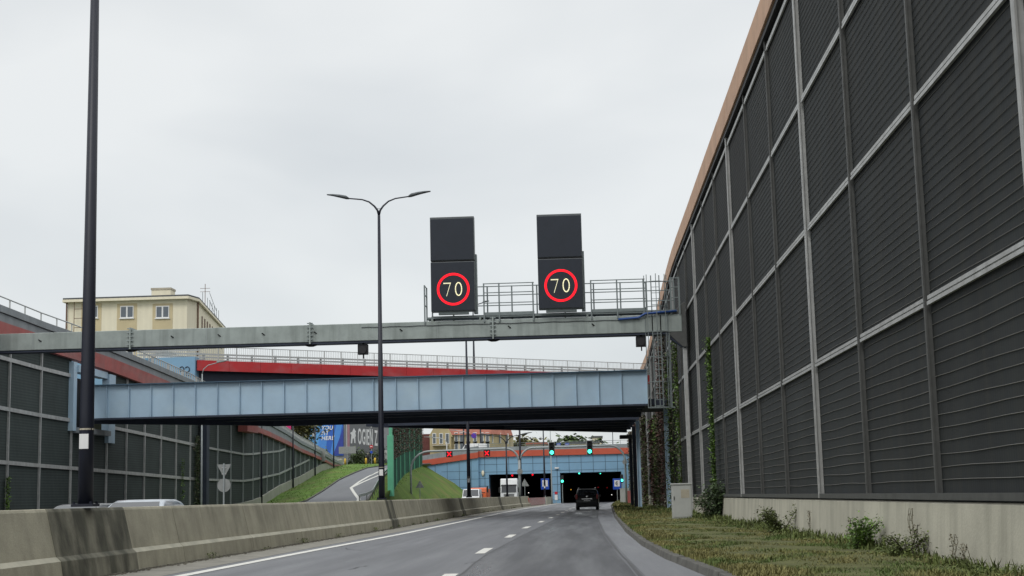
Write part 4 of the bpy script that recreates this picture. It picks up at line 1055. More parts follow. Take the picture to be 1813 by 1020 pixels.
MB().box(cabx + .03, cabX - .03, cy - .018, cy - .002, .22, zt2 - .1).build('door', M['cabinet'], ct, bevel=.006)
MB().box((cabx + cabX) / 2 - .04, (cabx + cabX) / 2 + .30, cy - .026, cy - .0195, zt2 - .58, zt2 - .24).build('label_plate', M['stone'], ct)
MB().box(cabx + .06, cabx + .09, cy - .05, cy - .02, .9, 1.05).build('handle', M['black'], ct)
px = P(1107, 880, 165).x
ct = thing('utility_box', 'small grey electrical box on the verge near the right tunnel mouth', 'cabinet', (px, 165, .12))
MB().box(px - .55, px + .45, 165, 165.6, .12, 1.75).build('body', M['cabinet'], ct, bevel=.02)
MB().box(px - .6, px + .5, 164.96, 165.64, 1.75, 1.82).build('lid', M['cabinet'], ct)
MB().box(px - .5, px + .4, 164.98, 164.997, .2, 1.68).build('door', M['cabinet'], ct)
for px, Y, nm in ((1113.5, 150, 'red and brown roadside marker post on the verge near the tunnel'),):
    x = P(px, 870, Y).x; MB_ = MB().box(x - .16, x + .16, Y, Y + .15, .1, 1.5); tag(MB_.build('marker_post', M['red_faded'], bevel=.02), nm, 'marker post')
# guard rail on the ramp
gt = thing('guard_rail', 'curved galvanised guard rail at the right edge of the ramp', 'guard rail', (-18, 128, 1.5))
pts = []
for y in range(116, 190, 4):
    q = rowpts(y)[3]; pts.append(Vector((q.x + .35, y, q.z)))
mb = MB()
for a, b in zip(pts, pts[1:]):
    mb.bar(a + Vector((0, 0, .72)), b + Vector((0, 0, .72)), .06, .22)
mb.build('rail', M['grey_pole'], gt)
mb = MB()
for a in pts: mb.box(a.x - .03, a.x + .03, a.y - .05, a.y + .05, a.z - .2, a.z + .72)
mb.build('post_row', M['post_dim'], gt)
# green fence
fp = [p for _, p in fen]
gf = thing('green_fence', 'tall green slatted screen overgrown with red creeper beside the ramp', 'fence', fp[0])
p0 = fp[0]
tz = zt(692, 745, 130)
MB().box(p0.x - .25, p0.x + .28, 129.7, 130.2, p0.z - .6, zt(692, 771, 130)).build('end_post', M['green_post'], gf, bevel=.02)
MB().box(p0.x - .1, p0.x + .14, 129.8, 130.1, zt(692, 771, 130), tz + 1.4).build('post_top', M['green_post'], gf)
def fxy(y): q = pit(fen, y); return Vector((q.x, y, q.z))
ftop = lambda y: fxy(y).z + itp([(130, 7.0), (210, 6.0)], y)
y = 131.2; i = 0
while y < 211:
    a, b = fxy(y), fxy(min(y + 3.0, 211)); za, zb = ftop(y), ftop(y + 3)
    mb = MB(); mb.add([(a.x, a.y, a.z - .3), (b.x, b.y, b.z - .3), (b.x, b.y, zb), (a.x, a.y, za), (a.x - .1, a.y, a.z - .3), (b.x - .1, b.y, b.z - .3), (b.x - .1, b.y, zb), (a.x - .1, a.y, za)], [(0, 1, 2, 3), (7, 6, 5, 4), (3, 2, 6, 7), (0, 4, 5, 1)])
    for k in range(6):
        q = a.lerp(b, k / 6); mb.bar((q.x + .06, q.y, q.z), (q.x + .06, q.y, za + (zb - za) * k / 6), .05)
    mb.build('slat_panel', M['green_dk'], gf)
    MB().bar((a.x + .06, a.y, a.z - .3), (a.x + .06, a.y, za + .1), .2).build('post', M['green_post'] if i % 4 == 0 else M['green_dk'], gf); y += 3.0; i += 1
cr = MB()
for _ in range(8500):
    y = 131 + 80 * random.random() ** 1.25; q = fxy(y); H = ftop(y) - q.z; 
    n = .5 + .5 * math.sin(y * .9 + 1.3 * math.sin(y * .31)); h = H * (1 - random.random() ** (1.2 + 1.2 * n) * .62)
    z = q.z + h; cr.cur = random.choices((0, 1, 2), (5, 3, 1))[0]
    cr.leaf((q.x + .12 + random.uniform(0, .25), y, z), random.uniform(.05, .13))
cr2 = cr.build('red_creeper', [M['ivy_red'], M['ivy_brown'], M['ivy_dark']], fix=False); tag(cr2, 'dark red creeper hanging over the green screen beside the ramp', 'creeper')
# ================================================================== VEHICLES
def wheel(parent, x, y, r, wd, sx):
    w_ = MB().tube([(x - wd / 2, y, r), (x - wd / 2 + .02, y, r), (x + wd / 2 - .02, y, r), (x + wd / 2, y, r)], [r * .93, r, r, r * .93], 20).build('wheel', M['tyre'], parent)
    MB().tube([(x + sx * wd / 2 - sx * .005, y, r), (x + sx * wd / 2 + sx * .012, y, r)], r * .62, 14).build('rim', M['chrome'], w_)
def car(label, loc, rz, paint, L=4.4, Wd=1.8, H=1.68, van=False, grp=None, name='car', rails=False):
    t = thing(name, label, 'car', (0, 0, 0), grp); h = Wd / 2
    zb = .95; r = .32
    if van == 'mpv': prof = [(-L / 2, .32), (-L / 2 - .03, .55), (-L / 2 + .0, .95), (-L / 2 + .10, 1.25), (-L / 2 + .32, H - .06), (-L / 2 + .6, H), (.35, H - .02), (.75, H - .1), (1.45, 1.02), (2.1, .82), (L / 2 - .05, .62), (L / 2, .35), (L / 2 - .2, .2), (-L / 2 + .2, .22)]
    elif van: prof = [(-L / 2, .3), (-L / 2, 1.0), (-L / 2 + .1, H - .1), (-L / 2 + .3, H), (L / 2 - 1.75, H), (L / 2 - 1.45, H - .08), (L / 2 - .75, 1.28), (L / 2 - .12, 1.05), (L / 2, .7), (L / 2, .35), (L / 2 - .2, .25), (-L / 2 + .2, .25)]
    else: prof = [(-L / 2, .35), (-L / 2 - .02, .62), (-L / 2 + .06, .92), (-L / 2 + .45, .98), (-L / 2 + .85, H - .07), (-L / 2 + 1.3, H), (.25, H), (.6, H - .07), (1.25, .98), (2.0, .8), (L / 2 - .03, .6), (L / 2, .35), (L / 2 - .2, .2), (-L / 2 + .2, .22)]
    def hw(z):
        if z < .35: return h * .93
        if z < zb: return h * (.97 + .03 * min(1, (z - .35) / .3))
        return h * (1 - (.20 if not van else .09) * (z - zb) / (H - zb)) if van != 'mpv' else h * (1 - .17 * (z - zb) / (H - zb))
    n = len(prof); cols = [-1, -.93, -.5, 0, .5, .93, 1]
    vs = []
    for c in cols:
        for (y, z) in prof:
            q = .03 * (c * c); vs.append((c * hw(z), y * (1 - q * .8), z - (.05 if abs(c) == 1 and z > zb + .3 else 0) - (.015 if abs(c) == .93 and z > zb + .3 else 0)))
    fs = [tuple(range(n)), tuple(reversed(range((len(cols) - 1) * n, len(cols) * n)))]
    for i in range(len(cols) - 1):
        for k in range(n): fs.append((i * n + k, i * n + (k + 1) % n, (i + 1) * n + (k + 1) % n, (i + 1) * n + k))
    b = MB().add(vs, fs).build('body', paint, t, smooth=True); e = b.modifiers.new('bevel', 'BEVEL'); e.width = .03; e.segments = 2; e.angle_limit = R(35); e.limit_method = 'ANGLE'
    b.data.shade_flat() if False else None
    # windows lie just proud of the body
    def pane(name, p, q, w0, w1, o):      # across the car between two profile points
        (y0, z0), (y1, z1) = p, q; d = Vector((y1 - y0, z1 - z0)).normalized(); nn = Vector((-d.y, d.x)) * o
        a0, a1 = hw(z0) * w0, hw(z1) * w1
        MB().add([(-a0, y0 * .995 + nn.x, z0 + nn.y), (a0, y0 * .995 + nn.x, z0 + nn.y), (a1, y1 * .995 + nn.x, z1 + nn.y), (-a1, y1 * .995 + nn.x, z1 + nn.y)], [(0, 1, 2, 3)]).build(name, M['car_glass'], t)
    lerp = lambda p, q, a: (p[0] + (q[0] - p[0]) * a, p[1] + (q[1] - p[1]) * a)
    if van == 'mpv': pane('rear_window', lerp(prof[2], prof[3], .5), lerp(prof[3], prof[4], .93), .84, .86, .02); pane('windscreen', lerp(prof[8], prof[7], .1), lerp(prof[8], prof[7], .95), .86, .86, -.02)
    elif van: pane('windscreen', lerp(prof[6], prof[5], .08), lerp(prof[6], prof[5], .95), .9, .88, -.03)
    else: pane('rear_window', lerp(prof[3], prof[4], .12), lerp(prof[3], prof[4], .95), .84, .86, .02); pane('windscreen', lerp(prof[8], prof[7], .1), lerp(prof[8], prof[7], .95), .86, .86, -.02)
    zs, ze = zb + .06, H - .16
    for sx in (-1, 1):
        if van is True: ya = [(L / 2 - 1.95, L / 2 - 1.05, L / 2 - 1.95, L / 2 - 1.45)]
        elif van: ya = [(-L / 2 + .35, -.75, -L / 2 + .5, -.75), (-.68, .3, -.68, .3), (.36, 1.3, .36, .72)]
        else: ya = [(-L / 2 + .75, -.25, -L / 2 + 1.0, -.25), (-.18, 1.1, -.18, .5)]
        mb = MB()
        for a0, a1, b0, b1 in ya:
            mb.add([(sx * (hw(zs) + .012), a0, zs), (sx * (hw(zs) + .012), a1, zs), (sx * (hw(ze) + .0), b1, ze), (sx * (hw(ze) + .0), b0, ze)], [(0, 1, 2, 3)])
        mb.build('side_window', M['car_glass'], t)
        for yw in (-L * .31, L * .31): wheel(t, sx * (h - .13), yw, r, .22, sx)
        MB().box(sx * h * .9 - .08, sx * h * .9 + .08, -L / 2 - .02, -L / 2 + .12, .85, 1.22 if van else 1.0).build('tail_light', M['tail'], t, bevel=.02)
        MB().box(sx * h * .75 - .2, sx * h * .75 + .14, L / 2 - .2, L / 2 + .0, .62, .78).build('headlight', M['chrome'], t, bevel=.03)
        MB().box(sx * (h + .02), sx * (h + .18), .85, 1.0, .98, 1.14).build('mirror', paint, t, bevel=.03)
        if rails: MB().tube([(sx * hw(H) * .88, -L / 2 + .6, H + .02), (sx * hw(H) * .88, -L / 2 + .75, H + .07), (sx * hw(H) * .88, .5, H + .07), (sx * hw(H) * .88, .7, H)], .02, 6).build('roof_rail', M['chrome'], t)
    MB().box(-h * .93, h * .93, -L / 2 - .08, -L / 2 + .2, .28, .58).build('rear_bumper', M['plastic'], t, bevel=.04)
    MB().box(-h * .93, h * .93, L / 2 - .2, L / 2 + .06, .25, .55).build('front_bumper', M['plastic'], t, bevel=.04)
    MB().box(-.26, .26, -L / 2 - .095, -L / 2 - .081, .68 if rails else .42, .79 if rails else .53).build('number_plate', M['white'], t)
    if rails:
        MB().box(-.42, .42, -L / 2 - .06, -L / 2 - .02, .84, .89).build('chrome_strip', M['chrome'], t); MB().box(-.06, .06, -L / 2 - .03, -L / 2 + .0, 1.0, 1.1).build('badge', M['chrome'], t)
        MB().box(-h * .72, h * .72, -L / 2 + .28, -L / 2 + .40, H - .03, H + .02).build('roof_spoiler', M['lamp_head'], t)
    t.location = loc; t.rotation_euler.z = rz; return t
car('black people carrier seen from behind, driving in the right lane towards the tunnel', (.22, 115 + 2.2, .006), R(-1.2), M['car_black'], van='mpv', L=4.45, Wd=1.82, H=1.66, rails=True)
px = P(216, 880, 40).x
car('silver car whose roof shows above the median barrier at left', (px, 42, 0), R(180), M['car_silver'], H=1.36, Wd=1.85)
px = P(112, 885, 47).x
car('dark grey car roof behind the nearest lamp post, beyond the median barrier', (px, 49, 0), R(180), M['car_grey'], H=1.3)
px = P(832, 875, 165).x
vn = car('white van facing the camera beyond the median, beside the blue wing wall', (px, 168, 0), R(180), M['car_white'], van=True, L=5.4, Wd=2.05, H=2.15, name='van')
vn['category'] = 'van'
vn2 = car('white van roof behind the portal parapet, beneath the violet sign', (P(834, 780, 232).x, 234, 7.5), R(90), M['car_white'], van=True, L=5.0, Wd=2.0, H=2.3, name='van')
vn2['category'] = 'van'
def truck(label, loc, rz, paint, H, Wd, L, box, name='truck'):
    t = thing(name, label, 'truck', (0, 0, 0)); h = Wd / 2
    c = [(L / 2, .5), (L / 2 + .05, 1.2), (L / 2 - .02, 1.75), (L / 2 - .22, H - 1.0), (L / 2 - .55, H - .1), (L / 2 - .9, H), (L / 2 - 2.2, H), (L / 2 - 2.2, .5)]
    MB().prism([(a, b) for a, b in c], -h * .97, h * .97, 'x').build('cab', paint, t, bevel=.06, seg=3)
    MB().add([(-h * .86, L / 2 + .04, 1.78), (h * .86, L / 2 + .04, 1.78), (h * .82, L / 2 - .17, H - 1.02), (-h * .82, L / 2 - .17, H - 1.02)], [(0, 1, 2, 3)]).build('windscreen', M['car_glass'], t)
    MB().box(-h * .9, h * .9, L / 2 - .2, L / 2 - .02, H - 1.0, H - .86).build('sun_visor', M['car_grey'], t, bevel=.03)
    mb = MB()
    for k in range(4): mb.box(-h * .6, h * .6, L / 2 + .02, L / 2 + .08, 1.0 + k * .16, 1.07 + k * .16)
    mb.build('grille', M['plastic'], t)
    MB().box(-h, h, L / 2 - .3, L / 2 + .14, .35, .82).build('bumper', paint, t, bevel=.05)
    MB().box(-.26, .26, L / 2 + .141, L / 2 + .152, .5, .61).build('number_plate', M['white'], t)
    for sx in (-1, 1):
        MB().box(sx * h * .8 - .18, sx * h * .8 + .18, L / 2 + .1, L / 2 + .16, .55, .72).build('headlight', M['chrome'], t, bevel=.02)
        MB().box(sx * (h + .12) - .11, sx * (h + .12) + .11, L / 2 - .25, L / 2 - .1, 1.75, 2.5).build('mirror', M['plastic'], t, bevel=.03)
        for yw in (L / 2 - .9, -L / 2 + 1.2, -L / 2 + 2.4): wheel(t, sx * (h - .17), yw, .48, .3, sx)
    MB().box(-h, h, -L / 2, L / 2 - 2.5, 1.1, box).build('cargo_box', paint, t, bevel=.04)
    MB().box(-h * .4, h * .4, -L / 2, L / 2 - .3, .6, .95).build('chassis', M['plastic'], t)
    t.location = loc; t.rotation_euler.z = rz; return t
truck('white truck coming out of the left tunnel mouth', (P(901, 870, 208).x, 213.5, 0), R(180), M['car_white'], 3.75, 2.5, 11, 3.6)
truck('small orange truck partly hidden behind the white van', (P(849, 875, 176).x - .3, 181, 0), R(180), M['orange'], 2.35, 2.1, 7, 2.2)

# ================================================================== BUILDINGS
yb_ = thing('apartment_building', 'cream rendered block with tan window surrounds above the left ramp wall', 'building', (-38, 125, 7.4))
Y0 = 120.0; B0, B1, B2, B3 = P(119, 560, Y0).x, P(331, 560, Y0).x, P(349, 560, Y0 + 2.0).x, P(397, 575, 143).x
zr = P(331, 530, Y0).z
foot = [(B0, Y0), (B1, Y0), (B2, Y0 + 2.0), (B3, 143), (B0 - 1, 143)]
def polyprism(mb, pts, z0, z1):
    return mb.prism(pts, z0, z1, 'z')
polyprism(MB(), foot, 7.3, zr).build('wall', M['cream'], yb_)
def grow(pts, d):
    c = Vector((sum(p[0] for p in pts) / len(pts), sum(p[1] for p in pts) / len(pts)))
    return [tuple(Vector(p) + (Vector(p) - c).normalized() * d) for p in pts]
polyprism(MB(), grow(foot, .55), zr + .003, zr + .22).build('eaves', M['cream'], yb_)
rf = polyprism(MB(), grow(foot, .5), zr + .223, zr + .36).build('roof', M['roof_dk'], yb_)
ch = P(285, 522, Y0 + 3); MB().box(ch.x - .85, ch.x + .85, Y0 + 3, Y0 + 4.4, zr + .3, P(285, 513, Y0 + 3).z).build('chimney', M['cream'], rf)
MB().box(ch.x - .9, ch.x + .9, Y0 + 2.95, Y0 + 4.45, P(285, 513, Y0 + 3).z, P(285, 512, Y0 + 3).z + .12).build('chimney_cap', M['stone'], rf)
def bwin(px, py, wd=1.15, hh=1.05):
    p = P(px, py, Y0); MB().box(p.x - wd * .75, p.x + wd * .75, Y0 - .03, Y0 - .003, p.z - hh / 2 - 1.6, p.z + hh / 2 + .2).build('tan_surround', M['tan'], yb_)
    f = MB().box(p.x - wd / 2, p.x + wd / 2, Y0 - .075, Y0 - .033, p.z - hh / 2, p.z + hh / 2).build('window', M['white'], yb_)
    for sx in (-1, 1): MB().box(p.x + sx * wd * .25 - wd * .19, p.x + sx * wd * .25 + wd * .19, Y0 - .085, Y0 - .078, p.z - hh / 2 + .09, p.z + hh / 2 - .09).build('pane', M['glass'], f)
    MB().box(p.x - wd * .56, p.x + wd * .56, Y0 - .14, Y0 - .033, p.z - hh / 2 - .07, p.z - hh / 2 - .004).build('sill', M['white'], f)
for px in (162, 225, 288):
    bwin(px, 552.5); bwin(px, 552.5 + 69)
# side windows receding
mb = MB()
for k in range(9):
    t0 = .14 + k * .09; x = B2 + (B3 - B2) * t0; y = Y0 + 2 + (143 - Y0 - 2) * t0
    mb.add([(x + .03, y, zr - 2.1), (x + .03 + (B3 - B2) * .035, y + .75, zr - 2.1), (x + .03 + (B3 - B2) * .035, y + .75, zr - .8), (x + .03, y, zr - .8)], [(0, 1, 2, 3)])
mb.build('side_windows', M['brown'], yb_)
mb = MB(); mb.tube([(B2 + .08, Y0 + 2.0, 7.4), (B2 + .08, Y0 + 2.0, zr)], .07, 6); mb.tube([(B0 - .04, Y0 - .08, 7.4), (B0 - .04, Y0 - .08, zr)], .06, 6)
mb.build('downpipe', M['brown'], yb_)
mb = MB(); a = P(377, 535, 134)
for k in range(8):
    y = 128 + k * 1.8; x = B2 + (B3 - B2) * (y - 122) / 21 - .3; mb.tube([(x, y, zr + .3), (x, y, zr + 1.75)], .025, 4)
mb.tube([(B2 - .5, 128, zr + 1.7), (B3 - .2, 140.6, zr + 1.7)], .022, 4); mb.tube([(B2 - .5, 128, zr + 1.0), (B3 - .2, 140.6, zr + 1.0)], .022, 4)
mb.build('roof_railing', M['rail'], rf)
mb = MB(); p = P(363, 540, 126); mb.tube([(p.x, 126, zr), (p.x, 126, zr + 2.2)], .03, 5)
for z in (1.5, 1.8): mb.tube([(p.x - .45, 126, zr + z), (p.x + .45, 126, zr + z)], .018, 4)
mb.build('aerial', M['brown'], rf)
mb = MB(); 
for xx in (.0, .8): mb.tube([(P(134, 545, Y0).x + xx, Y0 - .35, 12), (P(134, 545, Y0).x + xx, Y0 - .35, zr)], .03, 5)
for z in range(7): mb.tube([(P(134, 545, Y0).x, Y0 - .35, zr - .6 - z * .8), (P(134, 545, Y0).x + .8, Y0 - .35, zr - .6 - z * .8)], .025, 4)
mb.build('wall_ladder', M['brown'], yb_)

# yellow tenement beyond the portal
YT_ = 300.0
te = thing('tenement', 'sand coloured tenement with red tiled roof beyond the portal', 'building', (P(830, 780, YT_).x, YT_, 6.6))
q = lambda px, py, Y=YT_: P(px, py, Y)
xa_, xb_2, xc_, xd_ = q(762, 780).x, q(800, 780).x, q(868, 780).x, q(905, 780, 310).x
ze_ = q(850, 769).z
MB().box(xb_2, xc_, YT_, YT_ + 12, 6.6, ze_).build('wall', M['sand'], te)
MB().add([(xc_, YT_, 6.6), (xd_, YT_ + 10, 6.6), (xd_, YT_ + 20, 6.6), (xc_, YT_ + 12, 6.6), (xc_, YT_, ze_), (xd_, YT_ + 10, ze_), (xd_, YT_ + 20, ze_), (xc_, YT_ + 12, ze_)], [(0, 1, 5, 4), (1, 2, 6, 5), (2, 3, 7, 6), (4, 5, 6, 7), (3, 0, 4, 7)]).build('corner_wall', M['sand'], te)
MB().box(xa_, xb_2 - .02, YT_ - 1.2, YT_ + 12, 6.6, ze_ - .4).build('gable_wall', M['sand'], te)
zg = q(781, 750).z
MB().prism([(xa_ - .3, ze_ - .4), ((xa_ + xb_2) / 2, zg + 1.5), (xb_2 + .3, ze_ - .4)], YT_ - 1.2, YT_ + 12).build('gable', M['sand'], te)
mb = MB(); zrg = ze_ + 4.2
mb.add([(xb_2 - 1, YT_ - .5, ze_), (xc_ + .3, YT_ - .5, ze_), (xd_ + .4, YT_ + 9.8, ze_), (xb_2 - 1, YT_ + 6, zrg), (xc_ - .5, YT_ + 6, zrg), (xd_ - 1, YT_ + 14, zrg), (xb_2 - 1, YT_ + 12.5, ze_), (xc_, YT_ + 12.5, ze_), (xd_, YT_ + 20.5, ze_)],
       [(0, 1, 4, 3), (1, 2, 5, 4), (3, 4, 7, 6), (4, 5, 8, 7), (0, 3, 6), (2, 8, 5)])
mb.build('roof', M['roof_red'], te)
MB().box(q(762, 780).x - 2.6, xa_ - .03, YT_ + 1, YT_ + 10, 6.6, q(760, 768).z).build('brick_wing', M['brick'], te)
def win(x, z, y, w_=.9, h_=1.9, par=te):
    f = MB().box(x - w_ / 2, x + w_ / 2, y - .12, y - .004, z - h_ / 2, z + h_ / 2).build('window', M['white'], par)
    MB().box(x - w_ / 2 + .12, x + w_ / 2 - .12, y - .16, y - .123, z - h_ / 2 + .12, z + h_ / 2 - .12).build('pane', M['glass'], f)
for px in (808, 817, 829, 841, 853, 863):
    x = q(px, 778).x; win(x, q(px, 776).z, YT_, .8, 2.4); win(x, q(px, 790).z, YT_, .8, 2.0)
for px in (770, 782, 793): win(q(px, 776).x, q(px, 777).z, YT_ - 1.2, .8, 2.2)
for px in (872, 884, 896): win(q(px, 776, 304).x, q(px, 776, 304).z, YT_ + (px - 868) / 37 * 10 - .1, .7, 2.2)
MB().box(xa_ + .6, xb_2 - .6, YT_ - 2.2, YT_ - 1.21, q(780, 790).z, q(780, 788).z).build('balcony', M['stone'], te)
# building carrying the adverts
YA = 262.0
ad = thing('blue_advert', 'large blue banner reading YOU FIT HERE on the wall beyond the ramp', 'advert', P(582, 790, YA - 1))
def adq(mb, pts, y): return mb.add([(P(a, b, y).x, y, P(a, b, y).z) for a, b in pts], [tuple(range(len(pts)))])
mb = MB(); x0a, x1a = P(548, 780, YA).x, P(608, 780, YA).x
mb.box(x0a, x1a, YA - .2, YA, 9.3, 22); mb.build('banner', M['ad_blue'], ad)
yq = YA - .21
adq(MB(), [(548, 740), (566, 740), (572, 762), (562, 800), (548, 790)], yq).build('light_stripe', M['ad_light'], ad)
adq(MB(), [(571, 740), (583, 740), (576, 806), (561, 800)], yq - .01).build('mid_stripe', M['ad_mid'], ad)
adq(MB(), [(598, 740), (608, 740), (596, 805), (584, 805)], yq - .01).build('mid_stripe', M['ad_mid'], ad)
adq(MB(), [(604, 768), (608, 756), (608, 805), (590, 805)], yq - .02).build('deep_stripe', M['ad_deep'], ad)
c = P(581.5, 771, YA)
text('lettering', 'YOU\nFIT\nHERE', 1.02, M['sign_white'], ad, (P(569, 758, YA).x, yq - .06, P(582, 761, YA).z), depth=.01, sx=.95, shear=.18, align='LEFT', bold=.02, sl=.91)
MB().tube([(P(557, 763, YA).x, yq - .05, P(557, 765, YA).z), (P(556, 763, YA).x, yq - .05, P(557, 773, YA).z)], .35, 5).build('white_mark', M['sign_white'], ad)
ad2 = thing('grey_advert', 'large dark grey banner with white letters OGIEŃ Z and a rearing animal mark', 'advert', P(645, 780, YA - 2))
YC = YA + 1
# the wall recedes away to the right: build it on a slanted plane
pA, pB = P(609, 780, YC), P(689, 780, YC + 26)
dA = (pB - pA); dA.z = 0; wL = dA.length; dA.normalize(); nA = Vector((dA.y, -dA.x, 0))
def AQ(u, z, o=0): return Vector((pA.x, pA.y, 0)) + dA * u + nA * o + Vector((0, 0, z))
def abox(mb, u0, u1, o0, o1, z0, z1):
    vs = [AQ(u, z, o) for z in (z0, z1) for o in (o0, o1) for u in (u0, u1)]
    return mb.add(vs, [(0, 2, 3, 1), (4, 5, 7, 6), (0, 1, 5, 4), (2, 6, 7, 3), (0, 4, 6, 2), (1, 3, 7, 5)])
abox(MB(), 0, wL, 0, .2, 9.8, 23).build('banner', M['ad_grey'], ad2)
abox(MB(), 0, 1.0, .2, .25, 9.8, 23).build('white_edge', M['sign_white'], ad2)
abox(MB(), 1.2, 2.4, .2, .25, 9.8, 23).build('pink_edge', M['ad_pink'], ad2)
angA = math.atan2(dA.y, dA.x)
def u_of(px):     # where the line of sight through a column meets the slanted wall
    d_ = ROT @ Vector(((px - W0 / 2) / F, (H0 / 2 - 780) / F, -1)); k = d_.x / d_.y
    return (k * pA.y - pA.x) / (dA.x - k * dA.y)
def z_of(px, py): u_ = u_of(px); q_ = AQ(u_, 0); return P(px, py, q_.y).z
u1, u2 = u_of(631.5), u_of(672)
h1 = z_of(632, 757.5) - z_of(632, 786)
tx = text('lettering', 'OGIEŃ Z W', h1 / .72, M['sign_white'], ad2, AQ(u1, z_of(632, 786), .22), rot=(R(90), 0, angA), depth=.02, align='LEFT', bold=.06)
wd_t = max(v.co.x for v in tx.data.vertices) or 1
tx.data.transform(Matrix.Diagonal(((u_of(677.5) - u1) / wd_t, 1, 1, 1)))
uc, zc = u_of(623), z_of(623, 772); s_ = h1 / 28
an = [(-3.5, -13), (-1.5, -13), (-.5, -5), (1.5, -4), (2.2, -12), (4, -12), (3.6, -2), (4.6, 1), (3.6, 6), (4.8, 8), (3, 11), (1.5, 14), (.5, 11), (-1.5, 6), (-3.2, 6.5), (-4.2, 3), (-3.2, 3), (-2.4, 1), (-3, -4)]
kk = (u_of(628) - u_of(618)) / 9
mb = MB(); vs = [AQ(uc + a * kk, zc + b * s_, .23) for a, b in an] + [AQ(uc + a * kk, zc + b * s_, .203) for a, b in an]
n = len(an); mb.add(vs, [tuple(range(n)), tuple(reversed(range(n, 2 * n)))] + [(i, (i + 1) % n, (i + 1) % n + n, i + n) for i in range(n)]); mb.build('animal_mark', M['sign_white'], ad2)
wb = thing('warehouse', 'dark grey building that carries the two large adverts beyond the ramp', 'building', (P(620, 790, YA).x, YA + 4, 6.6))
mb = MB(); mb.box(x0a - 4, x1a + .3, YA + .02, YA + 20, 6.6, 22.5); abox(mb, -.05, wL + .5, -3, -.02, 6.6, 23.2); mb.build('wall', M['far_grey'], wb)
MB().box(x1a - 4, x1a + 3.5, YA - 5.5, YA - 4.5, 6.6, 7.9).build('low_wall', M['white_rail'], wb)
# small grey house right of the banner (behind the lamp post)
hs = thing('grey_house', 'dark slate building between the grey advert and the bright green fence post', 'building', (P(687, 790, 240).x, 240, 6.6))
MB().box(P(676, 790, 240).x, P(691, 790, 240).x, 240, 250, 6.4, 16).build('wall', M['far_grey'], hs)
MB().box(P(675, 790, 240).x, P(692, 790, 240).x, 239.7, 250.3, 16.003, 16.4).build('roof', M['roof_dk'], hs)
MB().box(P(680, 812, 239.9).x, P(687, 812, 239.9).x, 239.9, 239.98, P(683, 815, 240).z, P(683, 797, 240).z).build('door', M['white_rail'], hs)
# yellow bollards and fence at top of ramp
for i, (px, nm) in enumerate(((603, 'first from the left'), (611, 'second from the left'), (648, 'next to the round red sign'), (664, 'right of the round red sign'))):
    x = P(px, 820, 221).x; o = MB().tube([(x, 221, 6.5), (x, 221, 7.45), (x, 221, 7.55)], [.16, .16, .08], 10).build('bollard', M['yellow'], smooth=True)
    tag(o, 'yellow bollard at the top of the ramp, ' + nm, 'bollard', 'yellow bollards at the top of the ramp')
x = P(649, 810, 222).x
# a walker beside the bollards
pg = thing('person', 'person in dark clothes standing beside the yellow bollards at the top of the ramp', 'person', (P(651.5, 815, 223).x, 223, 6.6))
xx = P(651.5, 815, 223).x
mb = MB()
mb.tube([(xx - .10, 223, 6.62), (xx - .1, 223, 7.05), (xx - .08, 223, 7.5)], [.05, .06, .09], 8); mb.tube([(xx + .10, 223.05, 6.62), (xx + .1, 223.03, 7.05), (xx + .08, 223, 7.5)], [.05, .06, .09], 8)
mb.tube([(xx, 223, 7.42), (xx, 223, 7.7), (xx, 223, 7.98), (xx, 223, 8.08), (xx, 223, 8.14)], [.15, .15, .2, .13, .05], 10)
for s_2 in (-1, 1): mb.tube([(xx + s_2 * .18, 223, 8.03), (xx + s_2 * .24, 223, 7.75), (xx + s_2 * .22, 222.9, 7.48)], [.055, .045, .035], 7)
mb.build('body', M['plastic'], pg, smooth=True)
hd = MB().tube([(xx, 223, 8.1), (xx, 223, 8.2)], .05, 8).ball((xx, 223, 8.28), .08, .095, .12); hd.build('head', M['stone'], pg, smooth=True)
MB().ball((xx, 223.02, 8.31), .088, .098, .11).build('hair', M['bark'], pg, smooth=True)
# small distant houses above portal
for px, py, wd, nm, mm in ((1057, 779, 17, 'distant yellowish block with flat roof above the right green signal', 'cream'), (1030, 786, 60, 'long low yellow building just above the portal parapet', 'cream'), (950, 787, 34, 'low pale building seen between lamp posts above the portal', 'stone')):
    Y = 420 if wd < 20 else 380; a, b = P(px - wd / 2, py, Y), P(px + wd / 2, py, Y)
    t = thing('distant_house', nm, 'building', (P(px, py, Y).x, Y, 6)); zt_ = P(px, py - (4 if wd < 20 else 0), Y).z
    MB().box(a.x, b.x, Y, Y + 10, 5, zt_).build('wall', M[mm], t)
    MB().box(a.x - .3, b.x + .3, Y - .3, Y + 10.3, zt_ + .003, zt_ + .5).build('roof', M['roof_red'] if wd == 34 else M['roof_dk'], t)
    n = int((b.x - a.x) / 3.2)
    for k in range(n): win(a.x + 1.6 + k * (b.x - a.x - 1.6) / n, zt_ - 1.8, Y, 1.1, 1.5, t)

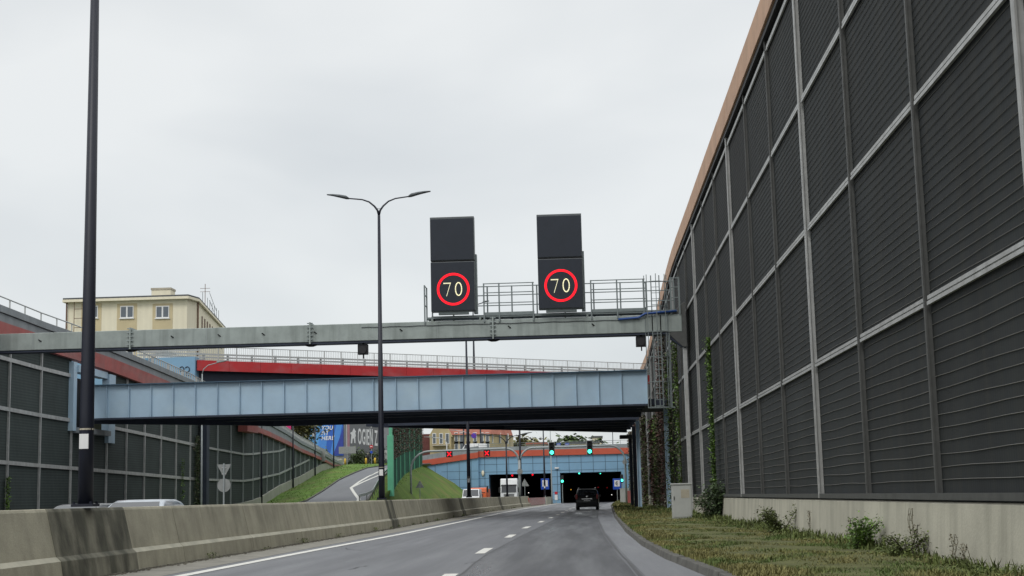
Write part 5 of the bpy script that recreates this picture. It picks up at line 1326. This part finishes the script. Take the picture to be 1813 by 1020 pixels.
# ================================================================== VEGETATION
def tree(label, x, y, z, H, rx, ms, n, name='tree', low=.3, ls=.24):
    t = thing(name, label, 'tree', (x, y, z))
    mb = MB(); mb.tube([(x, y, z), (x + .1, y, z + H * .35), (x - .1, y, z + H * .8)], [.22 * H / 10, .16 * H / 10, .04], 8)
    cl = []
    for k in range(9):
        a = random.uniform(0, 6.28); hh = random.uniform(low, .92); rr = rx * random.uniform(.25, .8) * (1.15 - abs(hh - .55))
        c = Vector((x + rr * math.cos(a), y + rr * math.sin(a), z + H * hh)); cl.append((c, rx * random.uniform(.28, .5)))
        mb.tube([(x, y, z + H * hh * .6), ((x + c.x) / 2, (y + c.y) / 2, z + H * hh * .85), c], [.07 * H / 10, .05 * H / 10, .02], 5)
    mb.build('trunk', M['bark'], t)
    cr_ = MB()
    for _ in range(n):
        c, r_ = random.choice(cl); v = Vector((random.gauss(0, .5), random.gauss(0, .5), random.gauss(0, .42))) * r_ * 1.3
        cr_.leaf(c + v, random.uniform(.5, 1.1) * ls)
    cr_.build('crown', ms, t, fix=False)
    return t
p = P(518, 790, 185); tree('autumn-olive tree behind the left parapet, in front of the blue advert', p.x, 185, 6, 7.6, 3.2, M['tree_olive'], 6000, ls=.3)
p = P(540, 800, 205); tree('green bushy tree behind the left parapet, where it meets the blue advert', p.x, 205, 5, 5.6, 2.0, M['tree'], 3500, ls=.26)
p = P(565, 812, 222); tree('low green bush behind the parapet end, below the blue advert', p.x, 222, 6, 2.6, 1.6, M['tree'], 1200, name='bush', low=.15)
p = P(505, 757, 175); t_ = thing('pink_sign', 'small magenta sign among the leaves above the left parapet', 'sign', (p.x, 175, 7.4))
MB().box(p.x - .7, p.x + .7, 175, 175.1, p.z - .35, p.z + .9).build('sign_plate', M['magenta'], t_); MB().tube([(p.x, 175.1, 7.4), (p.x, 175.1, p.z)], .06, 6).build('pole', M['grey_pole'], t_)
for px, Y, H, rx, nm in ((640, 240, 2.7, 1.8, 'green bush before the grey advert, left of the round red sign'), (668, 240, 3.1, 1.9, 'green bush before the grey advert, right of the round red sign'), (628, 244, 2.3, 1.3, 'small green bush under the animal mark')):
    x = P(px, 810, Y).x; tree(nm, x, Y, 6.5, H, rx, M['tree'], 1100, name='bush', low=.15, ls=.22)
for px, Y, H, rx, nm, pt_ in ((1024, 400, 15, 7, 'round distant tree above the portal, between the two green signals', 778), (937, 400, 12.5, 6, 'low distant tree above the portal, right of the short double-arm lamp', 783)):
    x = P(px, 790, Y).x; zt_ = P(px, pt_, Y).z; tree(nm, x, Y, 6, zt_ - 6, rx, M['tree_olive'] if px < 1000 else M['tree'], 5000, name='tree', low=.3, ls=.9)

def vine(label, Y, z1, wid, ms, n, x=5.2, z0=.1, ls=.05, thick=.09):
    x += itp(BEND, Y) * (1 if Y < 130 else .75)
    mb = MB()
    mb.cur = len(ms) - 1 if len(ms) > 1 else 0
    for s in (-.3, 0, .28):
        pts = [(x - .02, Y + s * wid + wid * .2 * math.sin(k * 1.3 + s * 9), z0 + (z1 - z0) * k / 10 * (.8 + .2 * (s == 0))) for k in range(11)]; mb.tube(pts, .012, 4)
    for _ in range(n):
        f = random.random() ** .85; z = z0 + (z1 - z0) * f; ww = wid * (.55 + .45 * math.sin(f * 9 + Y) ** 2) * (1 - .5 * f ** 3)
        mb.cur = random.choices(range(len(ms)), [6] + [2] * (len(ms) - 1))[0]
        mb.leaf((x - .03 - abs(random.gauss(0, thick)), Y + random.gauss(0, .4) * ww, z), random.uniform(.5, 1.15) * ls)
    o = mb.build('climbing_vine', [M[m] for m in ms], fix=False); return tag(o, label, 'climbing plant')
vine('bright green vine strip climbing the wall right of the cabinet', 57.5, 7.3, .5, ['ivy', 'ivy_dark'], 2600, ls=.065, z0=.5)
vine('green vine strip climbing beside the ladder, nearest the gantry column', 77.5, 9.8, .9, ['ivy', 'ivy_brown'], 2600, ls=.08, thick=.12)
specs = [(86, 9.5, 1.8, ['ivy_dark', 'ivy', 'ivy_brown'], 'dark green creeper on the wall just behind the gantry ladder'),
         (92, 11.6, 1.7, ['ivy_brown', 'ivy_red', 'ivy_dark'], 'brown and red creeper reaching higher than the blue girder end'),
         (99, 11.2, 2.2, ['ivy_red', 'ivy_brown'], 'dark red creeper on the wall beside the blue girder end'),
         (106, 7.6, 1.8, ['ivy_brown', 'ivy_red'], 'brown creeper on the wall between the ladder and the blue column'),
         (113, 7.2, 2.2, ['ivy', 'ivy_brown', 'ivy_dark'], 'yellow-green creeper on the wall beside the blue column'),
         (122, 7.4, 2.6, ['ivy_red', 'ivy_brown', 'ivy_dark'], 'red-brown creeper on the wall under the bridge end'),
         (140, 8.6, 5.0, ['ivy_brown', 'ivy_red', 'ivy'], 'wide brown creeper mass on the wall beyond the bridges'),
         (160, 8.8, 8.0, ['ivy_red', 'ivy_brown'], 'red creeper mass on the wall before the portal'),
         (185, 9.0, 10.0, ['ivy_brown', 'ivy_red', 'ivy_dark'], 'brown creeper mass on the wall end beside the portal')]
for Y, z1, wid, ms, nm in specs: vine(nm, Y, z1, wid * (.62 if wid < 4 else .8), ms, int(900 + 700 * wid) if wid < 4 else 4200, ls=.09 if Y < 120 else .15, thick=.18)
def lvine(label, Y, z0, z1, wid, n, ms):
    mb = MB()
    for _ in range(n):
        z = random.uniform(z0, z1); mb.cur = random.choices(range(len(ms)), [5, 2])[0]; mb.leaf((wx(Y) + .1 + abs(random.gauss(0, .06)), Y + random.gauss(0, .4) * wid, z), random.uniform(.04, .09))
    tag(mb.build('climbing_vine', [M[m] for m in ms], fix=False), label, 'climbing plant')
lvine('thin green vine at the far left of the left wall', 73.0, .2, 2.8, .35, 500, ['ivy', 'ivy_dark'])
lvine('tall dark green vine beside the dark column under the bridges', 106.0, .2, 6.2, 1.0, 1800, ['ivy_dark', 'ivy_brown'])
lvine('small green vine low on the left wall, left of the dark column', 102.2, 1.5, 4.4, .5, 260, ['ivy', 'ivy_dark'])
# shrubs along the wall foot
def shrub(label, x, y, H, r, n, ms, ls=.05):
    mb = MB(); t = thing('shrub', label, 'shrub', (x, y, .12)); st = MB()
    tips = []
    for k in range(9):
        a = random.uniform(0, 6.28); tip = Vector((x + r * .8 * math.cos(a), y + r * .8 * math.sin(a), .12 + H * random.uniform(.55, 1))); tips.append(tip)
        st.tube([(x, y, .1), ((x + tip.x) / 2, (y + tip.y) / 2, .12 + H * .5), tip], [.014, .01, .005], 5)
    st.build('stems', M['bark'], t)
    for _ in range(n):
        tp = random.choice(tips); f = random.random() ** .6; c = Vector((x, y, .12)).lerp(tp, f) + Vector((random.gauss(0, .1), random.gauss(0, .1), random.gauss(0, .08))) * r * 1.6
        c.z = max(c.z, .14); mb.leaf(c, random.uniform(.6, 1.2) * ls)
    mb.build('foliage', [M[m] for m in ms], t, fix=False)
shrub('dark leafy shrub at the foot of the wall right of the cabinet', 4.95, 56.2, 1.35, .85, 2400, ['ivy_dark'], .07)
shrub('thin brown weedy shrub between the cabinet and the wall vine', 5.0, 61, 1.25, .5, 600, ['ivy_brown'], .05)
shrub('low green shrub in the verge against the plinth, right of the leafy shrub', 4.85, 36.5, .62, .55, 1500, ['weed'], .038)
shrub('bright green weed clump at the foot of the plinth, middle right', 4.75, 26.0, .60, .5, 1700, ['ivy'], .032)
shrub('green weed clump at the foot of the plinth, lower right', 4.9, 22.6, .4, .42, 1100, ['weed'], .026)
# thin stalks against the plinth
sk = MB()
for y0_, hh in ((23.2, .75), (22.8, .5), (20.6, .42), (20.0, .3), (28.5, .5), (33.5, .6)):
    for k in range(4):
        pts = [(5.12 + random.uniform(-.03, .03), y0_ + .05 * k + j * random.uniform(-.05, .05), .12 + hh * j / 4) for j in range(5)]; sk.tube(pts, .004, 4)
        for j in range(14): f = random.random(); sk.leaf((5.1 + random.uniform(-.06, .02), y0_ + random.gauss(0, .10), .12 + hh * f), random.uniform(.012, .028))
tag(sk.build('weed_stalks', M['ivy_brown'], fix=False), 'thin dry weed stalks standing against the concrete plinth at right', 'weeds')['kind'] = 'stuff'
# grass on the verge
def field(name, n, yf, hmin, hmax, m, wall=False, wdt=.006):
    mb = MB(); V, Fc = mb.v, mb.f
    for _ in range(n):
        y = yf(); k_ = kb(y) + .2
        if wall: x = 5.17 - abs(random.gauss(0, .32))
        else: x = random.uniform(k_ - .04, 5.18)
        pn = math.sin(x * 2.1 + y * .83) * math.sin(y * .37 + 1.7 * math.sin(x)) + .5 * math.sin(y * 1.9 + x * 3)
        s = 1 + y / 45
        for _ in range(4):
            h = random.uniform(hmin, hmax) * max(.6, 1 + .45 * pn) * (1.25 if wall else 1); a = random.uniform(0, 6.28); lean = random.uniform(.1, .8) * h
            bx, by = x + random.gauss(0, .03), y + random.gauss(0, .03); dx, dy = math.cos(a) * lean, math.sin(a) * lean; wv = wdt * s * random.uniform(.7, 1.3)
            o = len(V); ux, uy = wv * math.cos(a + 1.5708), wv * math.sin(a + 1.5708)
            V += [(bx - ux, by - uy, .1), (bx + ux, by + uy, .1), (bx + dx * .4 + ux * .8, by + dy * .4 + uy * .8, .12 + h * .65), (bx + dx * .4 - ux * .8, by + dy * .4 - uy * .8, .12 + h * .65), (bx + dx, by + dy, .12 + h)]
            Fc += [(o, o + 1, o + 2, o + 3), (o + 3, o + 2, o + 4)]; mb.m += [0, 0]
    return struct(mb.build(name, m, fix=False), 'stuff')
field('verge_grass', 30000, lambda: 13 + 70 * random.random() ** 1.9, .025, .085, M['blade'])
field('far_verge_grass', 5000, lambda: random.uniform(60, 205), .05, .16, M['blade'], wdt=.008)
field('wall_weeds', 2200, lambda: 14 + 90 * random.random() ** .8, .05, .17, M['weed'], True, wdt=.009)
mb = MB()
for _ in range(6000):
    y = 14 + 80 * random.random() ** 1.5; pn = math.sin(y * .9) + math.sin(y * .33 + 2)
    x = 5.12 - abs(random.gauss(0, .4 + .1 * pn)); x = max(x, kb(y) + .4); mb.leaf((x, y, .13 + abs(random.gauss(0, .055 + .03 * pn))), random.uniform(.010, .024) * (1 + y / 50))
struct(mb.build('ground_weeds', M['weed'], fix=False), 'stuff')
# tufts on the far verge and slope edge
mb = MB()
for _ in range(7000):
    y = random.uniform(105, 215); r_ = rowpts(y); 
    if random.random() < .5: a, b = r_[0], r_[2]; f = random.random()
    else: a, b = r_[4], r_[8]; f = random.random()
    p = a.lerp(b, f); 
    if a is r_[4] or f > 0: pass
    mb.leaf((p.x, y, p.z + random.uniform(.02, .1)), random.uniform(.03, .09))
struct(mb.build('slope_tufts', M['tuft'], fix=False), 'stuff')
